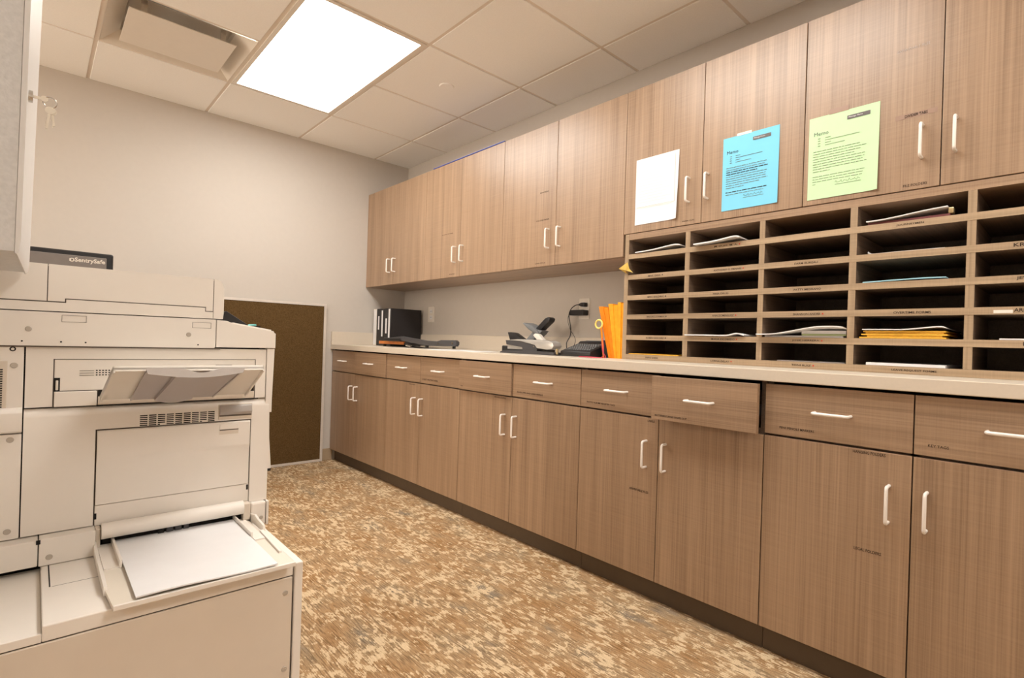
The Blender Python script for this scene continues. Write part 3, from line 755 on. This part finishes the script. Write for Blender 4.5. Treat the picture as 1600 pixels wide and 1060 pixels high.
obj('hinge_pin', qbox(.0325, .0365, 1.4015, 1.4036, -.1235, -.1040, bev=.001), 'whitep', ub)
bm = NB()
for k in range(5):
    for q in range(3): box(bm, .0935+k*.0050, .0962+k*.0050, 1.4040, 1.4046, -.0955+q*.0046, -.0932+q*.0046)
for k in range(10):
    for q in range(3): box(bm, .2410+k*.0045, .2434+k*.0045, 1.4040, 1.4046, -.0955+q*.0046, -.0932+q*.0046)
obj('vent_dots', bm, 'dark', ub)
bm = NB()
for q in range(3): box(bm, .068, .0905, 1.4040, 1.4046, -.0953+q*.0046, -.0943+q*.0046)
obj('vent_lines', bm, 'groove', ub)
obj('panel_mark', qbox(.309, .343, 1.4040, 1.4046, -.0765, -.0748), 'groove', ub)
# exit tray, sloping up and out
tb, to_ = Vector((0, 1.392, -.1450)), Vector((0, 1.240, -.0745))
sv = (to_-tb); L = sv.length; sv.normalize(); nv = Vector((0, -sv.z, sv.y))      # nv points up/inwards
if nv.z < 0: nv = -nv
def slab(bm, pts, n0, n1):
    A = [bm.verts.new(Vector((u, 0, 0))+tb+sv*v+nv*n0) for u, v in pts]; B = [bm.verts.new(Vector((u, 0, 0))+tb+sv*v+nv*n1) for u, v in pts]
    bm.faces.new(A); bm.faces.new(B[::-1]); n = len(A)
    for i in range(n): bm.faces.new((A[i], B[i], B[(i+1) % n], A[(i+1) % n]))
    return bm
tr = cp('exit_tray', slab(NB(), [(.100, 0), (.372, 0), (.366, L), (.107, L)], 0, .004), 'whitep')
bm = NB(); slab(bm, [(.100, 0), (.103, 0), (.110, L), (.107, L)], -.006, .008); slab(bm, [(.369, 0), (.372, 0), (.366, L), (.363, L)], -.006, .008); slab(bm, [(.107, L-.003), (.366, L-.003), (.366, L), (.107, L)], -.003, .008)
obj('tray_rim', bm, 'whitep', tr)
ctr_ = .235
pts = [(.150, .002)]
for k in range(11): a = k/10; pts.append((.192+.062*a, .002-.010*math.sin(math.pi*a)))
pts += [(.301, .002), (.323, L+.004)]
for k in range(13):
    a = k/12; pts.append((.286-.072*a, L+.004-(.018*math.sin(math.pi*a)**1.2)))
pts += [(.157, L+.004)]
ex = obj('tray_extension', slab(NB(), pts, -.0035, -.0008), 'smoke', tr)
bm = NB()
for xa, xb in ((.1505, .1570), (.2010, .2060), (.2560, .2640), (.3010, .3225)): slab(bm, [(xa-.0015, .004), (xa+.0015, .004), (xb+.0015, L), (xb-.0015, L)], -.0065, -.0036)
obj('extension_rib', bm, 'smoke', ex)
bw = [(.206, .150)]+[(.190+.068*k/14, .012-.020*math.sin(math.pi*k/14)) for k in range(15)]+[(.2625, .150)]
obj('finger_bowl', slab(NB(), bw, -.0105, -.0036), 'smoke', ex)
# the upright folded lip of the extension, with the finger notch along its upper edge
bm = NB(); zt_ = -.0715
top = [(.1545, zt_), (.212, zt_)]
for k in range(1, 14):
    a = k/14; top.append((.212+.072*a, zt_-.0095*math.sin(math.pi*a)**1.3))
top += [(.284, zt_), (.3260, zt_), (.3215, zt_-.011)]
top += [(.3215-.163*k/14, zt_-.011-.0085*math.sin(math.pi*k/14)) for k in range(1, 15)]
prism(bm, top, 'y', 1.2305, 1.2335)
obj('extension_lip', bm, plain('grey_tinted_plastic', (.60, .57, .56, 1), .3, .5), ex)
# left module
lm = cp('left_cover', qbox(XW, -.0135, 1.400, 1.44, -.2030, -.0375, bev=.0015))
obj('left_lip', prism(NB(), [(1.4002, -.2025), (1.392, -.1990), (1.3905, -.1640), (1.394, -.1560), (1.4002, -.1540)], 'x', XW, -.0135, .001), 'copier', lm, True)
obj('left_lower', qbox(XW, -.0135, 1.400, 1.44, -.4050, -.2045, bev=.0015), 'copier', lm)
screws(lm, [(-.0265, -.0735), (-.0290, -.215), (-.0295, -.389)], 1.3998, .0055)
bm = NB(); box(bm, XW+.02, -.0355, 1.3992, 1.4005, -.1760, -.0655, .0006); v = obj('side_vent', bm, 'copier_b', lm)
bm = NB()
for q in range(21):
    for k in range(6): box(bm, -.0445-k*.0090-.0055, -.0445-k*.0090+.0030, 1.3985, 1.3993, -.1705+q*.0044, -.1683+q*.0044)
obj('vent_slots', bm, 'dark', v)
bm = NB(); torus(bm, (-.0290, 1.3999, -.0425), .0035, .0010, (0, 1, 0)); obj('hook_hole', bm, 'dark', lm)
# scanner body
bm = NB()
def rr(x0, x1, z0, z1, r, corners):
    out = []
    for cx_, cz_, a0, key in ((x0+r, z0+r, 180, 'bl'), (x1-r, z0+r, 270, 'br'), (x1-r, z1-r, 0, 'tr'), (x0+r, z1-r, 90, 'tl')):
        if key in corners:
            for k in range(6):
                a = math.radians(a0+k*18); out.append((cx_+r*math.cos(a), cz_+r*math.sin(a)))
        else: out.append((x0 if 'l' in key else x1, z0 if 'b' in key else z1))
    return out
sc = cp('scanner_body', prism(NB(), rr(XW, .3050, -.0355, .0305, .004, ('br',)), 'y', 1.3955, YBK))
obj('scanner_gap', qbox(XW, .3160, 1.3985, 1.44, -.0385, -.0350), 'groove', sc)
bm = NB()
for x0, x1, z0, z1 in ((.0385, .0760, .0120, .0255), (.2585, .2955, .0095, .0225)):
    for a in ((x0, x1, z0, z0+.0006), (x0, x1, z1-.0006, z1), (x0, x0+.0006, z0, z1), (x1-.0006, x1, z0, z1)): box(bm, a[0], a[1], 1.3950, 1.3957, a[2], a[3])
obj('cover_plate_outline', bm, 'groove', sc)
screws(sc, [(-.0085, -.0035), (.2520, -.0060)], 1.3953, .0050)
bm = NB()
for x, zz in ((-.017, -.027), (.0385, -.0275), (.0755, -.028), (.2705, -.0285)): cyl(bm, (x, 1.3950, zz), (x, 1.3957, zz), .0016, 10)
obj('pin_hole', bm, 'dark', sc)
# control panel wedge
wedge = [(.3070, -.0335), (.3070, .0300), (.3290, .0285), (.3400, .0235), (.4310, .0085), (.4330, .0045), (.4365, .0020), (.4365, -.0335)]
cpn = cp('control_panel', prism(NB(), wedge, 'y', 1.3965, 1.93, .0006))
obj('panel_overlay', prism(NB(), [(.3420, .0238), (.4295, .0093), (.4295, .0118), (.3440, .0258)], 'y', 1.41, 1.92), 'whitep', cpn)
bm = prism(NB(), [(.3225, .0300), (.3300, .0520), (.3345, .0530), (.3830, .0215), (.3760, .0195)], 'y', 1.43, 1.68, .0012); obj('touch_screen', bm, 'black', cpn)
tag(obj('sticky_note', prism(NB(), [(.386, .0192), (.4030, .0248), (.4035, .0236), (.4040, .0175), (.389, .0185)], 'y', 1.44, 1.50), 'teal'), 'small teal note on the copier control panel', 'note')
# front (user side) covers, seen edge-on
obj_f = cp('front_cover', prism(NB(), [(.4190, -.0355), (.4365, -.0355), (.4335, -.1600), (.4335, -.1930), (.4190, -.1930)], 'y', 1.401, YBK, .0008))
cp('paper_drawer', prism(NB(), [(.4290, -.1945), (.4345, -.1945), (.4360, -.2600), (.4420, -.3380), (.4290, -.3380)], 'y', 1.420, YBK, .0008))
cp('paper_drawer', qbox(.4100, .4262, 1.445, YBK, -.660, -.345, bev=.002)); cp('paper_drawer', qbox(.4100, .4262, 1.445, YBK, -.940, -.664, bev=.002))
cp('drawer_foot_strip', prism(NB(), [(.4290, -.3385), (.4420, -.3385), (.4410, -.3440), (.4290, -.3440)], 'y', 1.420, YBK), 'dark')
# document feeder on top
adf = cp('document_feeder', prism(NB(), [(XW, .0325), (.2990, .0325), (.2990, .0478), (.2830, .0478), (.2830, .0568), (.0445, .0568), (.0445, .0498), (XW, .0498)], 'y', 1.3985, YBK-.03))
obj('feeder_core', qbox(XW, .3000, 1.4020, YBK-.04, .0330, .1200), 'groove', adf)
obj('feeder_cover', prism(NB(), [(.0175, .0520), (.0425, .0520), (.0425, .0587), (.2848, .0587), (.2848, .0497), (.2985, .0497), (.2985, .1215), (.2960, .1240), (.0175, .1240)], 'y', 1.3985, YBK-.03), 'copier', adf)
obj('feeder_end', prism(NB(), [(XW, .0520), (.0160, .0520), (.0160, .1240), (XW, .1240)], 'y', 1.3985, YBK-.03), 'copier', adf)
cap = [(.3000, .0325), (.3195, .0325), (.3208, .0450), (.3208, .0900)]
for k in range(1, 8):
    a = math.radians(k*12.86); cap.append((.3070+.0138*math.cos(a), .0960+.0272*math.sin(a)))
cap += [(.3000, .1240)]
obj('feeder_cap', prism(NB(), cap, 'y', 1.3985, YBK-.03), 'copier', adf, True)
# bypass roller and tray
ry, rz, rrad = 1.384, -.4140, .0160
bm = cyl(NB(), (.1080, ry, rz), (.3700, ry, rz), rrad, 32); ro = cp('bypass_roller_cover', bm, 'copier', None, True)
cp('bypass_mouth', qbox(.1120, .3720, 1.398, 1.404, -.4460, -.4060), 'dark')
for x0, x1 in ((.205, .216), (.220, .233), (.236, .249), (.252, .262)): cp('feed_roller', qbox(x0, x1, 1.386, 1.397, -.4440, -.4290, bev=.002), 'dgrey' if x0 > .21 else 'dark')
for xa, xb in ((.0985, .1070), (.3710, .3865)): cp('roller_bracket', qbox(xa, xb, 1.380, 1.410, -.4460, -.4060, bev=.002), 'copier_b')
bt = cp('bypass_tray', prism(NB(), [(.0980, 1.4000), (.0980, 1.1500), (.1020, 1.0745), (.3830, 1.0690), (.3830, 1.4000)], 'z', -.4545, -.4480), 'cream')
obj('tray_lip', prism(NB(), [(.1020, 1.0790), (.1020, 1.0735), (.3840, 1.0680), (.3840, 1.0735)], 'z', -.4550, -.4468, .0008), 'copier', bt)
bm = NB(); prism(bm, [(1.445, -.4520), (1.445, -.4200), (1.410, -.4220), (1.370, -.4350), (1.300, -.4400), (1.155, -.4420), (1.150, -.4570), (1.30, -.4575)], 'x', .0955, .1010, .0006); obj('tray_rim', bm, 'copier', bt)
bm = NB(); prism(bm, [(1.445, -.4520), (1.440, -.4180), (1.415, -.4210), (1.385, -.4345), (1.355, -.4285), (1.330, -.4330), (1.290, -.4360), (1.286, -.4500)], 'x', .3880, .3930, .0006); obj('tray_rim', bm, 'copier', bt)
obj('slide_rail', prism(NB(), [(.3800, 1.285), (.3880, 1.285), (.3790, 1.135), (.3745, 1.135)], 'z', -.4480, -.4435), 'copier', bt)
g1 = obj('paper_guide', qbox(.1255, .1300, 1.246, 1.414, -.4480, -.4330, bev=.001), 'copier', bt); obj('guide_pad', qbox(.1030, .1255, 1.248, 1.395, -.4480, -.4450), 'copier', g1)
g2 = obj('paper_guide', qbox(.3525, .3565, 1.250, 1.400, -.4480, -.4330, bev=.001), 'copier', bt); obj('guide_pad', qbox(.3565, .3765, 1.235, 1.395, -.4480, -.4450), 'copier', g2)
# paper on the bypass tray
bm = NB(); g = []
for i in range(13):
    row = []
    for k in range(13):
        u, v = i/12, k/12
        row.append(bm.verts.new((.1315+.2200*u, 1.0765-.0055*u+(1.396-1.0765)*v, -.4435+.0014*math.sin(u*6)*(1-v)**2)))
    g.append(row)
for i in range(12):
    for k in range(12): bm.faces.new((g[i][k], g[i+1][k], g[i+1][k+1], g[i][k+1]))
bmesh.ops.recalc_face_normals(bm, faces=bm.faces[:]); bmesh.ops.solidify(bm, geom=bm.faces[:], thickness=.0024)
tag(obj('paper_stack', bm, 'white'), 'blank white paper lying on the copier bypass tray', 'paper')

# ------------------------------------------------------------------ things on the counter
ZT_ = Z_CT+.0003
def binder(y0, y1, spine, lab, strip):
    t = thing('ring_binder', lab, 'binder', (2.18, (y0+y1)/2, ZT_), 'binders in the corner')
    x0, x1, h = 2.045, 2.318, .300
    bm = NB(); box(bm, x0+.003, x1, y0, y0+.004, ZT_, ZT_+h, .001, 1); box(bm, x0+.003, x1, y1-.004, y1, ZT_, ZT_+h, .001, 1)
    obj('cover', bm, 'blackv', t)
    obj('spine', qbox(x0, x0+.004, y0+.0005, y1-.0005, ZT_, ZT_+h, bev=.001), spine, t)
    obj('page_block', qbox(x0+.012, x1-.02, y0+.006, y1-.008, ZT_+.008, ZT_+h-.02), 'white', t)
    for (a, b, z0, z1) in strip: obj('spine_label', qbox(x0-.0008, x0-.0001, a, b, ZT_+z0, ZT_+z1), 'white', t)
binder(4.054, 4.108, 'whitep', 'white-spined binder at the far left of the binder row', [(4.060, 4.103, .01, .29)])
binder(3.932, 4.050, 'blackv', 'middle black binder, next to the white-spined one', [(3.945, 3.968, .075, .285), (4.005, 4.025, .13, .24)])
binder(3.812, 3.928, 'blackv', 'right black binder with its black cover facing the room', [(3.828, 3.853, .06, .295), (3.878, 3.902, .10, .22)])
# paper cutter
t = thing('paper_cutter', 'black guillotine paper cutter with an orange edge in front of the binders', 'paper cutter', (2.05, 3.4, ZT_))
zb = ZT_
obj('cutting_board', qbox(1.955, 2.225, 3.14, 3.800, zb+.018, zb+.034, bev=.002), 'dgrey', t)
obj('work_surface', qbox(1.985, 2.215, 3.17, 3.40, zb+.0342, zb+.0365), 'greyp', t)
obj('orange_edge', qbox(1.942, 1.9545, 3.425, 3.800, zb+.018, zb+.040, bev=.001), 'wood_or', t)
obj('front_rail', qbox(1.944, 1.9545, 3.14, 3.42, zb+.018, zb+.030, bev=.001), 'black', t)
arm = [(3.62, .062), (3.42, .079), (3.40, .078), (3.10, .054), (2.95, .051), (2.90, .060), (2.75, .062), (2.730, .052), (2.730, .034), (2.75, .024), (2.95, .020), (3.10, .022), (3.42, .048), (3.62, .055)]
a = obj('blade_arm', prism(NB(), [(y, zb+z_) for y, z_ in arm], 'x', 1.915, 1.9405, .0012), 'dgrey', t, True)
obj('pivot_bolt', cyl(NB(), (1.910, 2.765, zb+.044), (1.9150, 2.765, zb+.044), .009, 18), 'steel', a, True)
obj('arm_bolt', cyl(NB(), (1.911, 2.93, zb+.038), (1.9150, 2.93, zb+.038), .005, 14), 'steel', a, True)
obj('handle_grip', qbox(1.905, 1.9445, 3.42, 3.66, zb+.0405, zb+.066, bev=.006), 'black', t)
bm = NB(); cyl(bm, (1.93, 3.36, zb+.016), (1.93, 3.30, zb+.010), .008, 12); obj('blade_spring', bm, 'steel', t)
for xx, yy in ((1.975, 3.77), (1.975, 3.43), (1.975, 3.16), (2.20, 3.77), (2.20, 3.16)): obj('rubber_foot', cyl(NB(), (xx, yy, zb), (xx, yy, zb+.018), .012, 14), 'black', t)
# loose papers
bm = NB(); prism(bm, [(1.985, 3.03), (2.20, 3.05), (2.21, 2.77), (1.995, 2.75)], 'z', ZT_, ZT_+.0012)
PA = 'loose white papers on the counter'
prism_ = lambda pts, z0, z1: prism(NB(), pts, 'z', z0, z1)
bm.free()
tag(obj('paper_sheet', prism_([(1.790, 2.86), (2.00, 2.78), (1.91, 2.52), (1.70+.01, 2.60)], ZT_, ZT_+.0018), 'white'), 'white paper lying on the counter just right of the paper cutter', 'paper', PA)
tag(obj('paper_sheet', prism_([(1.80, 2.50), (2.02, 2.46), (1.985, 2.40), (1.77, 2.34)], ZT_, ZT_+.0018), 'white'), 'white paper on the counter just left of the silver stapler', 'paper', PA)
# heavy stapler (silver and black)
t = thing('stapler', 'large silver and black desk stapler on the counter', 'stapler', (1.96, 2.06, ZT_))
xs0, xs1 = 1.930, 1.985
obj('base_plate', prism(NB(), [(2.315, ZT_), (1.885, ZT_), (1.885, ZT_+.014), (2.06, ZT_+.020), (2.29, ZT_+.013), (2.315, ZT_+.006)], 'x', xs0-.004, xs1+.004, .001), 'dgrey', t)
obj('side_bracket', prism(NB(), [(2.015, ZT_+.0145), (2.125, ZT_+.0145), (2.13, ZT_+.036), (2.262, ZT_+.048), (2.270, ZT_+.072), (2.15, ZT_+.068), (2.03, ZT_+.050), (2.015, ZT_+.032)], 'x', xs0-.001, xs1+.001, .001), 'dgrey', t)
obj('magazine', qbox(xs0+.008, xs1-.008, 2.115, 2.262, ZT_+.024, ZT_+.044), 'silver', t)
bd = [(2.262, ZT_+.072), (2.17, ZT_+.079), (2.03, ZT_+.078), (1.93, ZT_+.075), (1.898, ZT_+.066), (1.888, ZT_+.048), (1.900, ZT_+.032), (1.94, ZT_+.028), (2.012, ZT_+.034), (2.03, ZT_+.051), (2.15, ZT_+.069)]
obj('stapler_body', prism(NB(), bd, 'x', xs0-.004, xs1+.004, .003), 'silver', t, True)
obj('pin', cyl(NB(), (xs0-.004, 2.037, ZT_+.042), (xs0-.0012, 2.037, ZT_+.042), .004, 12), 'steel', t)
bm = NB(); cyl(bm, (1.945, 1.880, ZT_+.0055), (1.945, 1.880, ZT_+.034), .0065, 14); obj('adjusting_screw', bm, 'brass', t)
# hole punch with long lever behind it
t = thing('hole_punch', 'grey and black hole punch with a raised lever behind the silver stapler', 'hole punch', (2.13, 2.27, ZT_))
obj('punch_base', qbox(2.06, 2.20, 2.14, 2.46, ZT_, ZT_+.040, bev=.006), 'black', t)
obj('guide_horn', prism(NB(), [(2.445, ZT_+.122), (2.415, ZT_+.122), (2.385, ZT_+.118), (2.30, ZT_+.078), (2.34, ZT_+.0405), (2.405, ZT_+.0405)], 'x', 2.09, 2.13, .004), 'black', t, True)
obj('punch_arm', prism(NB(), [(2.345, ZT_+.0405), (2.28, ZT_+.0405), (2.165, ZT_+.132), (2.225, ZT_+.142)], 'x', 2.11, 2.17, .003), 'mgrey', t, True)
obj('lever', prism(NB(), [(2.325, ZT_+.176), (2.310, ZT_+.180), (2.24, ZT_+.160), (2.185, ZT_+.122), (2.200, ZT_+.108), (2.27, ZT_+.138)], 'x', 2.10, 2.18, .005), 'mgrey', t, True)
gr = [(2.235, ZT_+.140), (2.150, ZT_+.205), (2.128, ZT_+.212), (2.110, ZT_+.204), (2.116, ZT_+.186), (2.205, ZT_+.122)]
obj('grip', prism(NB(), gr, 'x', 2.115, 2.165, .007), 'black', t, True)
obj('white_block', prism(NB(), [(2.215, ZT_+.106), (2.198, ZT_+.116), (2.172, ZT_+.112), (2.128, ZT_+.076), (2.122, ZT_+.0405), (2.158, ZT_+.0405), (2.176, ZT_+.074)], 'x', 2.085, 2.115, .004), 'whitep', t, True)
# label maker
t = thing('label_maker', 'black label maker with a small keyboard left of the orange envelopes', 'label maker', (2.06, 1.8, ZT_))
ly0, ly1, lx0, lx1 = 1.665, 1.865, 1.955, 2.15
prof = [(lx0, ZT_), (lx0-.004, ZT_+.010), (lx0, ZT_+.026), (lx0+.012, ZT_+.030), (lx0+.13, ZT_+.066), (lx0+.145, ZT_+.078), (lx1, ZT_+.082), (lx1, ZT_)]
lb = obj('printer_body', prism(NB(), [(x, z_) for x, z_ in prof], 'y', ly0, ly1, .003), 'black', t, True)
sl = math.atan2(.036, .118)
bm = NB()
for r in range(5):
    for k in range(11):
        y = ly1-.018-k*.0150-(r % 2)*.003; x = lx0+.022+r*.021; zz = ZT_+.0305+(x-lx0-.012)*math.tan(sl)
        box(bm, x, x+.013, y-.010, y, zz, zz+.0045)
obj('keypad', bm, 'mgrey', t)
bm = NB()
for r in range(5):
    for k in range(11):
        y = ly1-.018-k*.0150-(r % 2)*.003; x = lx0+.022+r*.021; zz = ZT_+.0305+(x-lx0-.012)*math.tan(sl)+.0046
        box(bm, x+.002, x+.010, y-.0085, y-.0015, zz, zz+.0004)
obj('key_legend', bm, 'whitep', t)
obj('display_window', qbox(lx0+.150, lx0+.185, ly0+.05, ly1-.04, ZT_+.0800, ZT_+.0832), 'mgrey', t)
# black organiser block beside it
bm = NB(); x0, x1, y0, y1 = 2.03, 2.11, 1.612, 1.660
for a in ((x0, x1, y0, y0+.004), (x0, x1, y1-.004, y1), (x0, x0+.004, y0+.004, y1-.004), (x1-.004, x1, y0+.004, y1-.004)): box(bm, *a, ZT_, ZT_+.085)
box(bm, x0+.004, x1-.004, y0+.004, y1-.004, ZT_, ZT_+.004)
tag(obj('desk_organiser', bm, 'black'), 'black open desk organiser between the label maker and the orange envelopes', 'organiser')
# orange envelopes on edge
def envs(yb0, yb1, yt0, yt1, h, n, lab, mat):
    t = thing('envelope_bundle', lab, 'envelope', (2.03, (yb0+yb1)/2, ZT_), 'orange envelope bundles on the counter')
    for k in range(n):
        f0, f1 = k/n, (k+.985)/n
        b0, b1 = yb0+(yb1-yb0)*f0, yb0+(yb1-yb0)*f1; t0, t1 = yt0+(yt1-yt0)*f0, yt0+(yt1-yt0)*f1
        dh = (.0, -.006, .003, -.003)[k % 4]
        obj('envelope', prism(NB(), [(b0, ZT_), (b1, ZT_), (t1, ZT_+h+dh), (t0, ZT_+h+dh)], 'x', 1.986+.003*(k % 3), 2.21), mat, t)
envs(1.578, 1.545, 1.648, 1.592, .247, 2, 'leftmost orange envelope bundle, leaning, behind the yellow scissors', 'orange')
envs(1.5435, 1.521, 1.590, 1.535, .258, 2, 'middle orange envelope bundle standing on the counter', 'orange2')
envs(1.5195, 1.4975, 1.533, 1.4975, .264, 2, 'right orange envelope bundle against the side of the mail sorter', 'orange2')
t = thing('scissors', 'scissors with yellow finger rings hanging by the orange envelopes', 'scissors', (1.975, 1.63, .02))
obj('finger_ring', torus(NB(), (1.972, 1.632, .100), .020, .0042, (1, .05, 0)), 'yellow', t, True)
obj('blade', prism(NB(), [(1.622, .083), (1.612, .086), (1.594, -.0600), (1.600, -.0610)], 'x', 1.9705, 1.9735), 'orange', t)
bm = tube(NB(), spline([(1.974, 1.618, .055), (1.972, 1.612, .02), (1.968, 1.600, -.03), (1.962, 1.580, ZT_+.0022), (1.930, 1.630, ZT_+.0022), (1.900, 1.69, ZT_+.0022), (1.915, 1.65, ZT_+.0022), (1.95, 1.592, ZT_+.0022), (1.966, 1.594, -.02), (1.972, 1.606, .035)], 8), .0019, 6)
tag(obj('lanyard', bm, 'redc', None, True), 'thin red cord trailing along the orange envelopes onto the counter', 'lanyard')

# ------------------------------------------------------------------ outlets, plug and cord
def plate(name, y0, y1, z0, z1, lab):
    t = thing(name, lab, 'outlet', (2.337, (y0+y1)/2, z0))
    obj('cover_plate', qbox(2.3345, 2.3399, y0, y1, z0, z1, bev=.0018), 'whitep', t)
    yc = (y0+y1)/2; hz = (z1-z0)
    for q in (.31, .69):
        zz = z0+hz*q; s = obj('socket', qbox(2.3330, 2.3344, yc-.017, yc+.017, zz-.015, zz+.015, bev=.0006), 'white', t)
        bm = NB(); box(bm, 2.3326, 2.33295, yc-.009, yc-.0065, zz-.004, zz+.006); box(bm, 2.3326, 2.33295, yc+.0065, yc+.009, zz-.004, zz+.006); obj('socket_slot', bm, 'dark', s)
plate('wall_outlet', 3.645, 3.735, .140, .268, 'white wall outlet plate beside the black binders')
plate('wall_outlet', 2.008, 2.088, .148, .270, 'white wall outlet with black plugs above the label maker')
t = thing('power_adapter', 'black plug adapter sticking out of the wall outlet', 'plug', (2.31, 2.06, .165))
obj('adapter_body', qbox(2.285, 2.3320, 2.012, 2.118, .168, .200, bev=.004), 'black', t)
t = thing('plug_cord', 'black plug and cord running from the outlet down to the label maker', 'power cord', (2.31, 2.05, 0))
bm = prism(NB(), [(2.020, .220), (2.020, .243), (2.046, .243), (2.066, .236), (2.066, .227), (2.046, .220)], 'x', 2.303, 2.3320, .003); obj('plug', bm, 'black', t, True)
obj('cord', tube(NB(), spline([(2.315, 2.064, .232), (2.305, 2.090, .228), (2.292, 2.112, .205), (2.280, 2.116, .165), (2.278, 2.098, .10), (2.285, 2.105, .05), (2.26, 2.11, .0), (2.22, 2.05, ZT_+.004), (2.17, 1.95, ZT_+.004), (2.153, 1.80, ZT_+.01)], 8), .0028, 8), 'black', t, True)
obj('cord', tube(NB(), spline([(2.290, 2.122, .180), (2.286, 2.130, .14), (2.290, 2.108, .08), (2.285, 2.085, .06), (2.27, 2.05, .02), (2.22, 2.02, ZT_+.003), (2.153, 1.84, ZT_+.012)], 8), .0016, 6), 'black', t, True)
